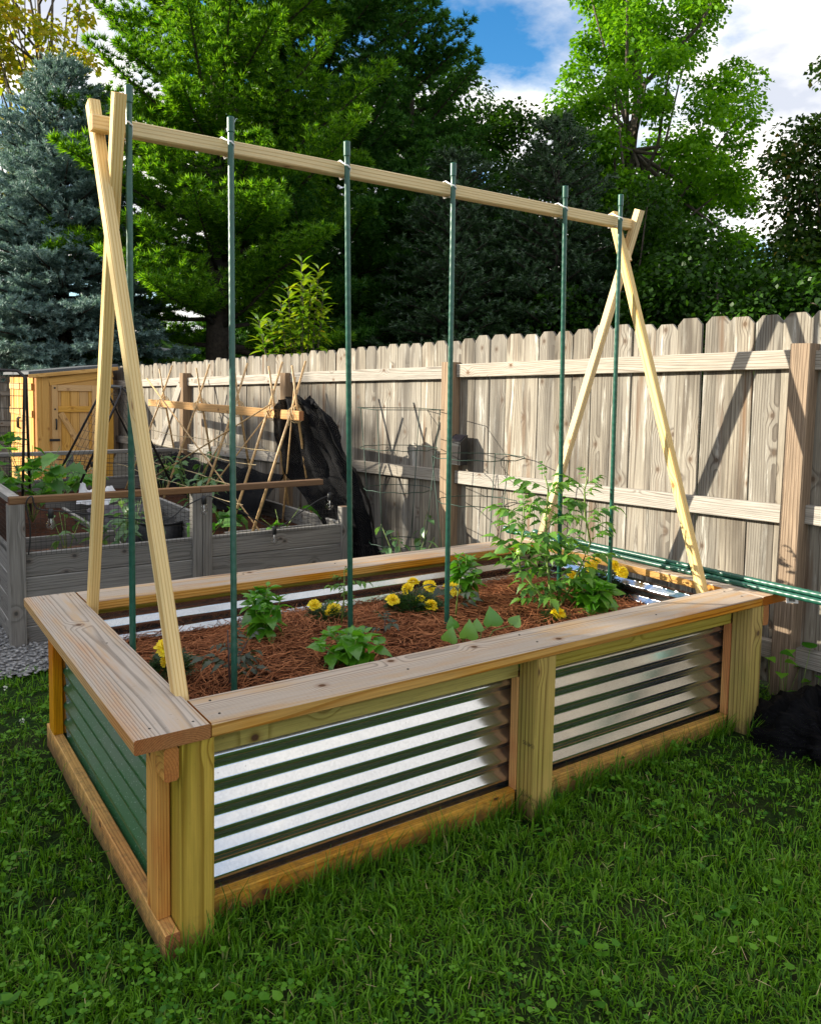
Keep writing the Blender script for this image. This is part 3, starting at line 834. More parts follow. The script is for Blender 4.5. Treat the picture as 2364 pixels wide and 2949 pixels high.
def clip():
    t = thing('garden_clip', (2.565, -0.27, 0.65), 'small teal plastic clip pinching the loose stakes', 'clip')
    for dy in (0, 0.022):
        tube('jaw', [(2.555, -0.27 + dy, 0.622), (2.548, -0.272 + dy, 0.648), (2.556, -0.275 + dy, 0.672), (2.568, -0.276 + dy, 0.678)], 0.008, 'teal', t, 6)
clip()

# ------------------------------------------------------------------ leaves and garden plants
def leaf_mesh(key, mat, l, w, prof, fold=0.18, droop=0.25, wave=0.0, petiole=0.0):
    """blade along +x, face up +z; prof = [(t, halfwidth)] of the outline"""
    if key in _bm: return _bm[key]
    v = []; f = []
    for i, (t, hw) in enumerate(prof):
        x = petiole + t * l; zc = -droop * l * t * t
        h = hw * w
        wv = wave * w * (1 if i % 2 else -1)
        v += [(x, h, zc + fold * h + wv), (x, 0, zc), (x, -h, zc + fold * h - wv)]
    for i in range(len(prof) - 1):
        a = 3 * i
        f += [(a, a + 1, a + 4, a + 3), (a + 1, a + 2, a + 5, a + 4)]
    if petiole:
        b = len(v); r = 0.012 * w / 0.5
        v += [(0, r, petiole * .25), (0, -r, petiole * .25), (petiole, -r, 0), (petiole, r, 0)]; f.append((b, b + 1, b + 2, b + 3))
    _bm[key] = MB().add(v, f).mesh('leaf', MAT[mat], True)
    return _bm[key]
OVATE = [(0, .03), (.12, .32), (.3, .5), (.5, .47), (.72, .30), (.9, .11), (1, .01)]
LANCE = [(0, .06), (.15, .26), (.4, .5), (.65, .45), (.85, .22), (1, .01)]
HEART = [(-.10, .30), (0, .50), (.2, .58), (.45, .47), (.7, .27), (.9, .09), (1, .01)]
LOBED = [(-.15, .35), (-.02, .55), (.14, .44), (.3, .66), (.42, .46), (.58, .44), (.68, .26), (.84, .16), (1, .01)]
def place(name, me, parent, p, d, up=(0, 0, 1), s=1.0):
    x = Vector(d).normalized(); u = Vector(up)
    z = u - x * x.dot(u)
    if z.length < 1e-3: z = Vector((1, 0, 0)) - x * x.x
    z.normalize(); y = z.cross(x)
    M = Matrix(((x.x, y.x, z.x, p[0]), (x.y, y.y, z.y, p[1]), (x.z, y.z, z.z, p[2]), (0, 0, 0, 1))) @ Matrix.Scale(s, 4)
    return obj(name, me, parent, M=M)
def jit(s): return Vector((rng.normal(0, s), rng.normal(0, s), rng.normal(0, s)))

def basil(loc, h, spread, nst, label, s=1.0):
    t = thing('basil_plant', loc, label, 'basil plant', 'basil plants in the raised bed')
    L_ = Vector(loc)
    vs = [leaf_mesh(('basil', k), 'basil', .062, (.046, .040, .05)[k], OVATE, (.28, .45, .15)[k], (.35, .15, .6)[k], .02, .008) for k in range(3)]
    for i in range(nst):
        a = 2 * math.pi * i / nst + rng.uniform(-.4, .4); rr = spread * (0.25 + 0.75 * rng.random()) if i else 0.1 * spread
        hh = h * (1.08 - 0.35 * (rr / spread) ** 2) * rng.uniform(.88, 1.08)
        top = L_ + Vector((math.cos(a) * rr, math.sin(a) * rr, hh))
        mid = L_ + Vector((math.cos(a) * rr * .45, math.sin(a) * rr * .45, hh * .55))
        tube('stem', [L_ + Vector((math.cos(a), math.sin(a), 0)) * .008, mid, top], .0032, 'stem', t, 5, .0018)
        for j, fr in enumerate((.38, .58, .78, .94, 1.0)):
            p = (mid + (top - mid) * ((fr - .5) / .5)) if fr > .5 else (L_ + (mid - L_) * (fr / .5))
            b = a + j * 1.57 + rng.uniform(-.3, .3)
            ls = (1.0, 1.08, 1.0, .78, .42)[j] * rng.uniform(.85, 1.15) * s
            el = (-.25, -.05, .15, .45, 1.0)[j]
            for sg in (0, math.pi):
                d = Vector((math.cos(b + sg), math.sin(b + sg), el + rng.normal(0, .15)))
                place('leaf', vs[int(rng.integers(0, 3))], t, p, d, Vector((0, 0, 1)) + jit(.25), ls)
basil((0.640, 0.930, SOIL), 0.185, 0.105, 9, 'bushy bright basil left of centre near the back rim', 1.05)
basil((0.775, 0.500, SOIL), 0.120, 0.125, 10, 'low spreading basil just behind the front rim', 1.05)
basil((1.690, 1.010, SOIL), 0.200, 0.085, 8, 'upright basil beside the fourth stake, right of the marigolds', 1.0)
basil((2.030, 0.535, SOIL), 0.130, 0.125, 10, 'dark green basil at the foot of the tall tomato', 1.25)

def flower_mesh(seed):
    key = ('mar', seed)
    if key in _bm: return _bm[key]
    g = np.random.default_rng(seed); mb = MB(); r = 0.0235
    for ring, (n, rr, zz, ln, el) in enumerate(((13, .006, .000, .021, -.15), (12, .005, .004, .018, .15), (11, .004, .007, .015, .45), (9, .003, .009, .012, .8), (6, .001, .010, .009, 1.3))):
        for k in range(n):
            a = 2 * math.pi * (k + .5 * ring) / n + g.normal(0, .12); ln2 = ln * g.uniform(.85, 1.15); e = el + g.normal(0, .12)
            d = Vector((math.cos(a) * math.cos(e), math.sin(a) * math.cos(e), math.sin(e))); sd = Vector((-math.sin(a), math.cos(a), 0)); nn = sd.cross(d)
            c = Vector((math.cos(a) * rr, math.sin(a) * rr, zz)); w = .0075 * g.uniform(.85, 1.2)
            tip = c + d * ln2
            mb.add([c - sd * .002, c + sd * .002, c + d * ln2 * .6 + sd * w * .9 - nn * .001, tip + sd * w * .7 + nn * .002 * g.normal(), tip - d * .003 + nn * .0015, tip - sd * w * .7 + nn * .002 * g.normal(), c + d * ln2 * .6 - sd * w * .9 - nn * .001],
                   [(0, 1, 2, 6), (6, 2, 4), (2, 3, 4), (6, 4, 5)])
    lathe_mb(mb, [(.003, -.016), (.005, -.010), (.005, -.002), (.002, .002)], 6)
    _bm[key] = mb.mesh('flower', MAT['petal'])
    return _bm[key]
def marigold(loc, heads, fr, fh, label, s=1.0):
    t = thing('marigold_plant', loc, label, 'marigold', 'yellow marigolds in the raised bed')
    L_ = Vector(loc); n = int(260 * (fr / .09) ** 2) + 60
    th = rng.uniform(0, 2 * math.pi, n); rr = fr * np.sqrt(rng.random(n)); zz = fh * (1 - (rr / fr) ** 2 * .7) * rng.uniform(.25, 1.0, n)
    P = np.stack([np.cos(th) * rr, np.sin(th) * rr, zz], 1) + np.array(loc)
    d = np.stack([np.cos(th), np.sin(th), rng.uniform(-.2, .9, n)], 1) + rng.normal(0, .4, (n, 3))
    T = []; F = []                                       # feathery leaf: little lance leaflets on a midrib
    for k, (x, sd) in enumerate(((.2, 1), (.2, -1), (.45, 1), (.45, -1), (.7, 1), (.7, -1), (.9, 0))):
        b = len(T); dx, dy = (.22, .42 * sd) if sd else (.3, 0); px, py = -dy * .22, dx * .22
        T += [(x, 0, 0), (x + dx * .5 + px, dy * .5 + py, .02), (x + dx, dy, -.05), (x + dx * .5 - px, dy * .5 - py, .02)]; F.append((b, b + 1, b + 2, b + 3))
    V, FF = stamp(T, F, P, bases(d), rng.uniform(.025, .045, n))
    soup('foliage', V, FF, 'marigold_leaf', t, loc)
    for i, (x, y, z, sc) in enumerate(heads):
        p = Vector((x, y, z)); tube('stem', [L_ + Vector((0, 0, .02)), (L_ + p) * .5 + Vector((0, 0, .015)), p - Vector((0, 0, .012))], .0022, 'stem', t, 5)
        place('flower', flower_mesh(i % 4), t, p, (math.cos(i * 2), math.sin(i * 2), rng.normal(0, .25)), Vector((-.35, -.55, .85)) + jit(.2), sc * s * 1.15)
# heads found on the photograph at their own depth in the bed
marigold((0.235, 0.800, SOIL), [(0.205, 0.755, .555, 1.25), (0.205, 0.745, .513, .85)], .055, .05, 'marigold with two heads behind the left end of the front rim')
marigold((0.985, 1.060, SOIL), [(0.937, 1.085, .520, .95), (1.015, 1.060, .495, 1.05), (0.990, 1.052, .485, .7)], .065, .045, 'small marigold between the left basil and the third stake')
marigold((1.385, 1.000, SOIL), [(1.265, 0.985, .520, 1.05), (1.375, 1.030, .545, 1.05), (1.435, 1.075, .557, 1.0), (1.465, 0.985, .555, 1.1), (1.395, 0.960, .512, .7), (1.410, 0.900, .494, 1.1), (1.600, 0.985, .523, 1.05), (1.575, 1.01, .535, .6)], .11, .075, 'largest marigold clump, seven heads left of the fourth stake')
marigold((2.400, 0.870, SOIL), [(2.235, 0.86, .535, 1.0), (2.330, 0.83, .575, 1.1), (2.370, 0.835, .590, .95), (2.405, 0.75, .590, 1.0), (2.415, 0.71, .562, 1.2), (2.25, .86, .500, .6)], .11, .07, 'marigold with orange-yellow heads in the far corner by the steel')
marigold((1.790, 0.520, SOIL), [(1.785, 0.500, .500, 1.1)], .045, .03, 'single marigold head peeping over the front rim below the tomato')

def tomato_leaf_mesh(k, mat):
    key = ('tom', k, mat)
    if key in _bm: return _bm[key]
    g = np.random.default_rng(40 + k); mb = MB()
    tube_mb(mb, [(0, 0, 0), (.5, 0, .02), (1, 0, -.12)], .010, 4, 0, .005, cap=False)
    prof = [(0, .05), (.13, .40), (.22, .27), (.38, .50), (.5, .33), (.64, .36), (.76, .18), (1, .01)]
    for x, sd, sc in ((.28, 1, .30), (.30, -1, .28), (.52, 1, .40), (.55, -1, .42), (.78, 1, .40), (.80, -1, .38), (.96, 0, .48)):
        a = sd * g.uniform(.8, 1.2); el = g.uniform(-.55, .05); z0 = .02 - .12 * x * x
        d = Vector((math.cos(a) * math.cos(el), math.sin(a) * math.cos(el), math.sin(el))); up = Vector((0, 0, 1)) - d * d.z + Vector((g.normal(0, .2), g.normal(0, .2), 0)); up.normalize(); y = up.cross(d)
        c = Vector((x, 0, z0)); vs = []; fs = []
        for t_, hw in prof:
            q = c + d * (t_ * sc + .03) - up * (.55 * sc * t_ * t_); h = hw * sc * .60
            vs += [q + y * h + up * .22 * h, q, q - y * h + up * .22 * h]
        for i in range(len(prof) - 1): fs += [(3 * i, 3 * i + 1, 3 * i + 4, 3 * i + 3), (3 * i + 1, 3 * i + 2, 3 * i + 5, 3 * i + 4)]
        mb.add(vs, fs)
    _bm[key] = mb.mesh('leaf', MAT[mat], True)
    return _bm[key]
def tomato(loc, stems, label, mat='tomato', smat='stem', size=.15, per=9, r=.007, fruit=None, z0=.12, group=None):
    t = thing('tomato_plant', loc, label, 'tomato plant', group); L_ = Vector(loc)
    for pts in stems:
        pts = [Vector(p) for p in pts]
        tube('stem', pts, r, smat, t, 6, r * .45)
        seg = [(pts[i + 1] - pts[i]).length for i in range(len(pts) - 1)]; tot = sum(seg)
        for j in range(per):
            q = tot * (z0 + (1 - z0) * (j + rng.uniform(0, .6)) / per); i = 0
            while i < len(seg) - 1 and q > seg[i]: q -= seg[i]; i += 1
            p = pts[i] + (pts[i + 1] - pts[i]) * min(1, q / seg[i])
            a = j * 2.4 + rng.uniform(-.5, .5); s = size * rng.uniform(.75, 1.25) * (1.0 if j < per - 2 else .62)
            place('leaf', tomato_leaf_mesh(int(rng.integers(0, 4)), mat), t, p, (math.cos(a), math.sin(a), rng.uniform(.1, .9) if j < per - 1 else 1.6), (0, 0, 1), s)
    if fruit:
        for p, rr in fruit:
            lathe = lathe_mb(MB(), [(0.0005, -rr * .92), (rr * .6, -rr * .75), (rr, -.1 * rr), (rr * .85, rr * .5), (rr * .3, rr * .8), (.001, rr * .74)], 12)
            obj('tomato_fruit', lathe.mesh('tomato_fruit', MAT['fruit'], True), t, loc=p)
tomato((1.855, 0.600, SOIL), [
    [(1.855, .600, SOIL), (1.80, .640, .56), (1.745, .70, .65), (1.77, .74, .72), (1.80, .74, .84), (1.79, .74, 0.93)],
    [(1.855, .605, SOIL), (1.885, .66, .58), (1.90, .70, .70), (1.91, .72, .86), (1.90, .70, 1.00), (1.885, .71, 1.06)],
    [(1.858, .600, SOIL), (1.98, .63, .55), (2.10, .68, .63), (2.18, .70, .73), (2.16, .72, .86), (2.15, .72, .98), (2.17, .72, 1.04)]],
    'tall leafy tomato plant with green fruit around the fifth stake', size=.138, per=25, fruit=[((1.735, .69, .735), .022), ((1.83, .72, .80), .014), ((1.88, .69, .87), .012)])
tomato((0.372, 0.600, 0.41), [[(0.372, .600, .41), (.368, .605, .52), (.362, .60, .63)], [(.374, .602, .41), (.40, .63, .50), (.45, .64, .57)]], 'wilted dark purple tomato seedling beside the second stake', 'darktomato', 'darkstem', .095, 6, .0042, z0=.25)
tomato((0.985, 0.940, SOIL), [[(0.985, .94, SOIL), (.990, .925, .58), (.975, .90, .70)]], 'thin spindly tomato seedling leaning on the third stake', 'tomato', 'stem', .075, 8, .004, z0=.3)
tomato((1.455, 0.780, SOIL), [[(1.455, .78, SOIL), (1.462, .78, .55), (1.468, .775, .63)]], 'small drooping tomato seedling right of the fourth stake', 'darktomato', 'stem', .11, 6, .004, z0=.3)
tomato((1.05, 0.72, SOIL), [[(1.05, .72, SOIL), (1.06, .72, .53)]], 'tiny greyish tomato seedling behind the low front basil', 'darktomato', 'darkstem', .075, 5, .003, z0=.3)

def bean():
    t = thing('bean_seedling', (1.30, 0.46, SOIL), 'young bean with broad pale heart-shaped leaves over the front rim', 'bean plant')
    me = leaf_mesh('bean', 'bean', .055, .058, HEART, .5, .35, .03)
    for (x, y, z, d, up, s) in ((1.16, .44, .505, (.2, -.25, 1), (-.5, -.8, .2), .95), (1.215, .40, .520, (.15, -.2, 1), (-.3, -1, .3), 1.15), (1.215, .48, .535, (-.3, .2, 1), (-.6, -.5, .3), .8), (1.29, .44, .525, (.3, .1, .8), (-.2, -.9, .5), .8), (1.385, .46, .525, (.05, .1, 1), (-.3, -.9, .2), 1.25), (1.49, .45, .510, (.6, -.1, .9), (-.5, -.6, .5), .85)):
        tube('stem', [(1.30 + (x - 1.3) * .3, .46, SOIL), ((1.30 + x) / 2, y + .01, .50), (x, y, z)], .0022, 'stem', t, 5)
        place('leaf', me, t, (x, y, z), d, up, s)
bean()

def bush(name, loc, n, h, r, label, cat, me, ls, stemmat='stem', group=None, nst=5):
    t = thing(name, loc, label, cat, group); L_ = Vector(loc)
    for i in range(nst):
        a = 2 * math.pi * i / nst + rng.uniform(-.4, .4); top = L_ + Vector((math.cos(a) * r * .8, math.sin(a) * r * .8, h * rng.uniform(.75, 1.05)))
        tube('stem', [L_, L_ + (top - L_) * .5 + Vector((0, 0, h * .08)), top], .0035, stemmat, t, 5, .002)
        for j in range(max(1, n // nst)):
            fr = rng.uniform(.4, 1.02); p = L_ + (top - L_) * fr; b = rng.uniform(0, 6.28)
            place('leaf', me, t, p, (math.cos(b), math.sin(b), rng.uniform(-.5, .5)), Vector((0, 0, 1)) + jit(.3), ls * rng.uniform(.7, 1.2))
    return t
PEP = leaf_mesh('pepper', 'pepper', .085, .042, LANCE, .3, .5, 0, .02)
CUC = leaf_mesh('cucumber', 'cucumber', .125, .125, LOBED, .22, .35, .03, .03)
CUC2 = leaf_mesh('cucumber2', 'cucumber', .115, .10, HEART, .3, .45, .04, .03)
bush('pepper_plant', (2.46, 2.62, gz(2.6)), 60, 0.60, 0.24, 'pepper plant with pale leaves inside the wire cage by the fence', 'pepper plant', PEP, 1.0, nst=7)
bush('pepper_plant', (2.58, 1.88, gz(1.9)), 22, 0.50, 0.15, 'small pepper plant inside the second wire cage, mostly hidden by the rim', 'pepper plant', PEP, .9, nst=4)

# ------------------------------------------------------------------ things along the fence
def cage(cx, cy, z0, rings, feet, label):
    t = thing('tomato_cage', (cx, cy, z0), label, 'tomato cage', 'wire tomato cages by the fence')
    for (z, r, sq) in rings:
        n = 4 if sq else 20
        p = [(cx + r * math.cos(2 * math.pi * k / n + .5) * (1.25 if sq else 1), cy + r * math.sin(2 * math.pi * k / n + .5) * (1.25 if sq else 1), z + .004 * math.sin(3 * k)) for k in range(n + 1)]
        tube('ring', p, .0028, 'wire', t, 5)
    for k in range(3 if len(feet) == 2 else 4):
        a = 2 * math.pi * k / (3 if len(feet) == 2 else 4) + .5
        rt, rb = feet[0], feet[1]
        tube('leg', [(cx + rt * math.cos(a), cy + rt * math.sin(a), rings[0][0]), (cx + rb * math.cos(a), cy + rb * math.sin(a), z0)], .0030, 'wire', t, 5)
cage(2.46, 2.76, gz(2.7), [(1.29, .27, True), (1.02, .27, False), (.735, .24, False), (.36, .2, False)], (.31, .17, 0, 0), 'tall wire tomato cage left of the middle fence post')
cage(2.56, 2.01, gz(2.0), [(1.015, .29, False), (.735, .25, False), (.42, .2, False)], (.29, .16), 'shorter wire tomato cage right of the middle fence post')
def solar():
    p = fp(2.36, 0.045, 0)
    t = thing('solar_light', fp(2.37, 0.03, 0.93 + .05), 'black solar wall lamp on the rail beside the fence post', 'solar lamp')
    c = fp(2.32, 0.03, 1.02 + .05); x = FD; y = FN; 
    def P(a, b, z): return c + x * a + y * b + Vector((0, 0, z))
    w = .062
    v = [P(-w, -.025, -.10), P(w, -.025, -.10), P(w, .045, -.10), P(-w, .045, -.10), P(-w, -.025, .105), P(w, -.025, .105), P(w, .045, .055), P(-w, .045, .055)]
    f = [(3, 2, 1, 0), (4, 5, 6, 7), (0, 1, 5, 4), (1, 2, 6, 5), (2, 3, 7, 6), (3, 0, 4, 7)]
    L_ = wloc(t)
    obj('housing', MB().add([q - L_ for q in v], f).mesh('housing', MAT['black']), t, loc=L_)
    v = [P(-w + .01, -.012, .1005), P(w - .01, -.012, .1005), P(w - .01, .040, .0635), P(-w + .01, .040, .0635)]
    obj('solar_panel', MB().add([q - L_ for q in v], [(0, 1, 2, 3)]).mesh('solar_panel', MAT['solar']), t, loc=L_)
    v = [P(-w + .008, .047, -.09), P(w - .008, .047, -.09), P(w - .008, .047, .03), P(-w + .008, .047, .03)]
    obj('lens', MB().add([q - L_ for q in v], [(0, 1, 2, 3)]).mesh('lens', MAT['tube']), t, loc=L_)
solar()
def plank():
    t = thing('leaning_plank', (2.15, 7.4, gz(7)), 'pale grey board leaning against the fence behind the bamboo', 'board')
    board('plank', (2.12, 7.62, 0.20), (2.36, 7.02, 1.42), 0.13, 0.025, 'fence_rail', t, up=(-.9, -.1, .2))
plank()

# ------------------------------------------------------------------ knitted shade cloth
def cloth(name, grid, label, cat, thick=0.003, mat='net', rough=0.02, sub=6):
    """grid: rows of control points; smoothed, crumpled sheet with thickness"""
    G = np.array(grid, float); nr, nc = G.shape[:2]
    def interp(A, m):
        n = A.shape[0]; u = np.linspace(0, n - 1, m); i = np.clip(np.floor(u).astype(int), 0, n - 2); f = (u - i)
        p0 = A[np.clip(i - 1, 0, n - 1)]; p1 = A[i]; p2 = A[i + 1]; p3 = A[np.clip(i + 2, 0, n - 1)]
        f = f.reshape((-1,) + (1,) * (A.ndim - 1))
        return .5 * (2 * p1 + (p2 - p0) * f + (2 * p0 - 5 * p1 + 4 * p2 - p3) * f ** 2 + (3 * p1 - p0 - 3 * p2 + p3) * f ** 3)
    S = interp(G, (nr - 1) * sub + 1); S = interp(S.transpose(1, 0, 2), (nc - 1) * sub + 1).transpose(1, 0, 2)
    m, n = S.shape[:2]
    I, J = np.meshgrid(np.arange(m), np.arange(n), indexing='ij')
    w = rough * (np.sin(J * .9 + .8 * np.sin(I * .21)) + .7 * np.sin(J * 1.7 + I * .12 + 2) + .25 * np.sin(I * .8 + J * .4))
    dx = np.gradient(S, axis=0); dy = np.gradient(S, axis=1); N = unit(np.cross(dx, dy))
    S = S + N * w[..., None] + rng.normal(0, rough * .12, S.shape)
    V = S.reshape(-1, 3)
    F = [(i * n + j, i * n + j + 1, (i + 1) * n + j + 1, (i + 1) * n + j) for i in range(m - 1) for j in range(n - 1)]
    c = V.mean(0); c[2] = V[:, 2].min()
    o = soup(name, V, F, mat, None, tuple(c), True)
    uvl = o.data.uv_layers.new(name='UVMap')
    li = np.empty(len(o.data.loops), dtype=np.int32); o.data.loops.foreach_get('vertex_index', li)
    du = np.linalg.norm(dy, axis=2).cumsum(1); dv = np.linalg.norm(dx, axis=2).cumsum(0)
    UV = np.stack([du.reshape(-1)[li], dv.reshape(-1)[li]], 1)
    uvl.data.foreach_set('uv', UV.ravel().astype(np.float32))
    return tag(o, label, cat)
cloth('shade_cloth', [
    [(1.99, 3.70, 1.30), (2.02, 3.64, 1.35), (2.05, 3.56, 1.355), (2.08, 3.50, 1.34), (2.10, 3.45, 1.32)],
    [(1.97, 3.72, 1.17), (2.04, 3.60, 1.23), (2.08, 3.46, 1.27), (2.13, 3.32, 1.25), (2.17, 3.22, 1.22)],
    [(2.01, 3.72, 0.96), (2.09, 3.54, 0.98), (2.13, 3.38, 1.02), (2.18, 3.22, 1.04), (2.22, 3.12, 1.00)],
    [(2.04, 3.72, 0.78), (2.13, 3.48, 0.76), (2.18, 3.28, 0.80), (2.24, 3.10, 0.84), (2.27, 3.00, 0.86)],
    [(2.10, 3.52, 0.62), (2.19, 3.32, 0.60), (2.24, 3.14, 0.60), (2.28, 2.98, 0.62), (2.31, 2.88, 0.64)],
    [(2.20, 3.26, 0.34), (2.25, 3.14, 0.34), (2.28, 3.04, 0.33), (2.32, 2.92, 0.33), (2.35, 2.80, 0.33)],
    [(2.22, 3.20, -.05), (2.27, 3.08, -.05), (2.30, 2.96, -.05), (2.36, 2.82, -.05), (2.40, 2.68, -.04)]],
    'black knitted shade cloth bunched over the end of the orange trellis beam', 'shade cloth', rough=0.030)
cloth('shade_cloth', [
    [(2.02, 8.2, .58), (2.10, 7.4, .72), (2.12, 6.6, .74), (2.14, 5.9, .66), (2.16, 5.2, .72), (2.17, 4.6, .70), (2.18, 3.9, .74)],
    [(1.96, 8.2, .52), (2.00, 7.4, .62), (2.02, 6.6, .64), (2.04, 5.9, .58), (2.06, 5.2, .62), (2.08, 4.6, .58), (2.10, 3.9, .62)],
    [(1.92, 8.2, .30), (1.94, 7.4, .40), (1.93, 6.6, .42), (1.96, 5.9, .36), (1.98, 5.2, .44), (1.96, 4.6, .40), (2.00, 3.9, .48)],
    [(1.86, 8.2, .05), (1.90, 7.4, .22), (1.88, 6.6, .28), (1.90, 5.9, .30), (1.92, 5.2, .36), (1.90, 4.6, .36), (1.98, 3.9, .40)]],
    'black shade cloth slumped low along the back edge of the grey bed', 'shade cloth', rough=0.03)
def heap():
    nr = 7; rows = []
    for i in range(nr):
        u = i / (nr - 1); row = []
        for j in range(9):
            a = 2 * math.pi * j / 8; r = (0.33 + .05 * math.sin(3 * a + 1)) * (1 - u ** 1.7) + .01
            row.append((2.66 + math.cos(a) * r * 1.0, -0.22 + math.sin(a) * r * .9, 0.0 + .17 * (1 - (1 - u) ** 1.8) + .03 * math.sin(2 * a + 3 * u)))
        rows.append(row)
    cloth('cloth_heap', rows, 'crumpled heap of black shade cloth on the grass by the fence post', 'shade cloth', rough=0.036, sub=7)
heap()

# ------------------------------------------------------------------ grey raised bed behind
ZB = 0.475; YB = 3.0; ZR = 0.775
def grey_bed():
    t = thing('grey_garden_bed', (1.1, YB, gz(YB)), 'grey U-shaped raised bed of stacked boards with a wire mesh fence on top', 'garden bed')
    g0 = gz(YB)
    def wall(p0, p1, z1, n, up, hh=0.138):
        for k in range(n):
            z = z1 - hh / 2 - k * (hh + .003)
            a = Vector((p0[0], p0[1], z)); b = Vector((p1[0], p1[1], z))
            o = Vector(up) * rng.uniform(-.002, .002)
            board('plank', a + o, b + o, hh, 0.030, 'greybed', t, up=up, c=0.004)
    wall((0.13, YB + .03), (1.095, YB + .03), ZB, 4, (0, -1, 0))
    wall((1.195, YB + .03), (2.20, YB + .03), ZB, 4, (0, -1, 0))
    wall((0.075, YB + .09), (0.075, 6.6), ZB, 4, (-1, 0, 0))
    wall((2.19, YB + .07), (2.19, 6.6), ZB, 4, (1, 0, 0))
    wall((0.10, 6.62), (2.17, 6.62), ZB, 4, (0, -1, 0))
    # inner walls of the U
    wall((0.78, YB + .07), (0.78, 5.30), ZB - .09, 3, (1, 0, 0))
    wall((1.45, YB + .80), (1.45, 5.40), ZB, 4, (-1, 0, 0))
    wall((0.66, 5.44), (1.52, 5.44), ZB, 4, (0, -1, 0))
    wall((0.13, YB + .62), (0.76, YB + .62), ZB - .02, 3, (0, -1, 0))
    wall((1.47, YB + .46), (2.17, YB + .46), ZB - .07, 2, (0, -1, 0))
    # posts and rails of the mesh fence
    def post(x, y, z, w=.062, d=.062): board('post', (x, y, g0 - .12), (x, y, z), w, d, 'greybed', t, up=(0, -1, 0), c=.004)
    post(0.085, YB + .035, ZR - .02, .085, .085)
    post(1.115, YB + .03, ZR - .02); post(1.180, YB + .03, ZR - .02)
    post(2.18, YB + .03, ZR - .18); post(0.09, 6.6, ZR - .05); post(1.1, 6.6, ZR - .05); post(2.15, 6.6, ZR - .05)
    def rail(a, b, mat='brownrail'): board('rail', a, b, .062, .038, mat, t, c=.004)
    rail((0.05, YB + .03, ZR), (1.135, YB + .03, ZR)); rail((1.138, YB + .03, ZR), (2.00, YB + .03, ZR + .004))
    rail((0.085, YB + .07, ZR), (0.085, 6.62, ZR - .04), 'greybed')
    rail((0.12, 6.62, ZR - .045), (2.18, 6.62, ZR - .045), 'greybed')
    # hardware cloth: real thin wires
    def net(name, p0, p1, z0, z1, cell=.026, r=.0009):
        mb = MB(); p0 = Vector(p0); p1 = Vector(p1); d = p1 - p0; l = d.length; d.normalize(); nn = Vector((-d.y, d.x, 0))
        n = int(l / cell); m = int((z1 - z0) / cell)
        for k in range(n + 1):
            c = p0 + d * (k * l / n); mb.add([c + d * -r + Vector((0, 0, z0)), c + d * r + Vector((0, 0, z0)), c + d * r + Vector((0, 0, z1)), c - d * r + Vector((0, 0, z1))], [(0, 1, 2, 3)])
            mb.add([c + nn * -r + Vector((0, 0, z0)), c + nn * r + Vector((0, 0, z0)), c + nn * r + Vector((0, 0, z1)), c - nn * r + Vector((0, 0, z1))], [(0, 1, 2, 3)])
        for k in range(m + 1):
            z = z0 + k * (z1 - z0) / m
            mb.add([p0 + Vector((0, 0, z - r)), p1 + Vector((0, 0, z - r)), p1 + Vector((0, 0, z + r)), p0 + Vector((0, 0, z + r))], [(0, 1, 2, 3)])
        o = obj(name, mb.mesh(name, MAT['meshwire']), t); o['kind'] = 'stuff'
    net('wire_mesh', (0.13, YB + .012, 0), (1.09, YB + .012, 0), ZB - .02, ZR - .03)
    net('wire_mesh', (1.21, YB + .012, 0), (2.16, YB + .012, 0), ZB - .02, ZR - .19)
    net('wire_mesh', (0.060, YB + .09, 0), (0.060, 6.6, 0), ZB - .02, ZR - .03)
    net('wire_mesh', (0.12, 6.60, 0), (2.16, 6.60, 0), ZB - .02, ZR - .07, .04, .0014)
    return t
grey_bed()
def inner_soil():
    for x0, x1, y0, y1, z in ((0.09, 0.77, YB + .06, 6.6, .36), (1.46, 2.18, YB + .06, 6.6, .35), (0.79, 1.44, 5.46, 6.6, .36)):
        xs = np.linspace(x0, x1, 8); ys = np.linspace(y0, y1, 24); V = [(x, y, z + .012 * math.sin(9 * x + 5 * y)) for y in ys for x in xs]
        F = [(j * 8 + i, j * 8 + i + 1, (j + 1) * 8 + i + 1, (j + 1) * 8 + i) for j in range(23) for i in range(7)]
        tag(soup('planting_soil', V, F, 'soil', smooth=True), kind='structure')
inner_soil()
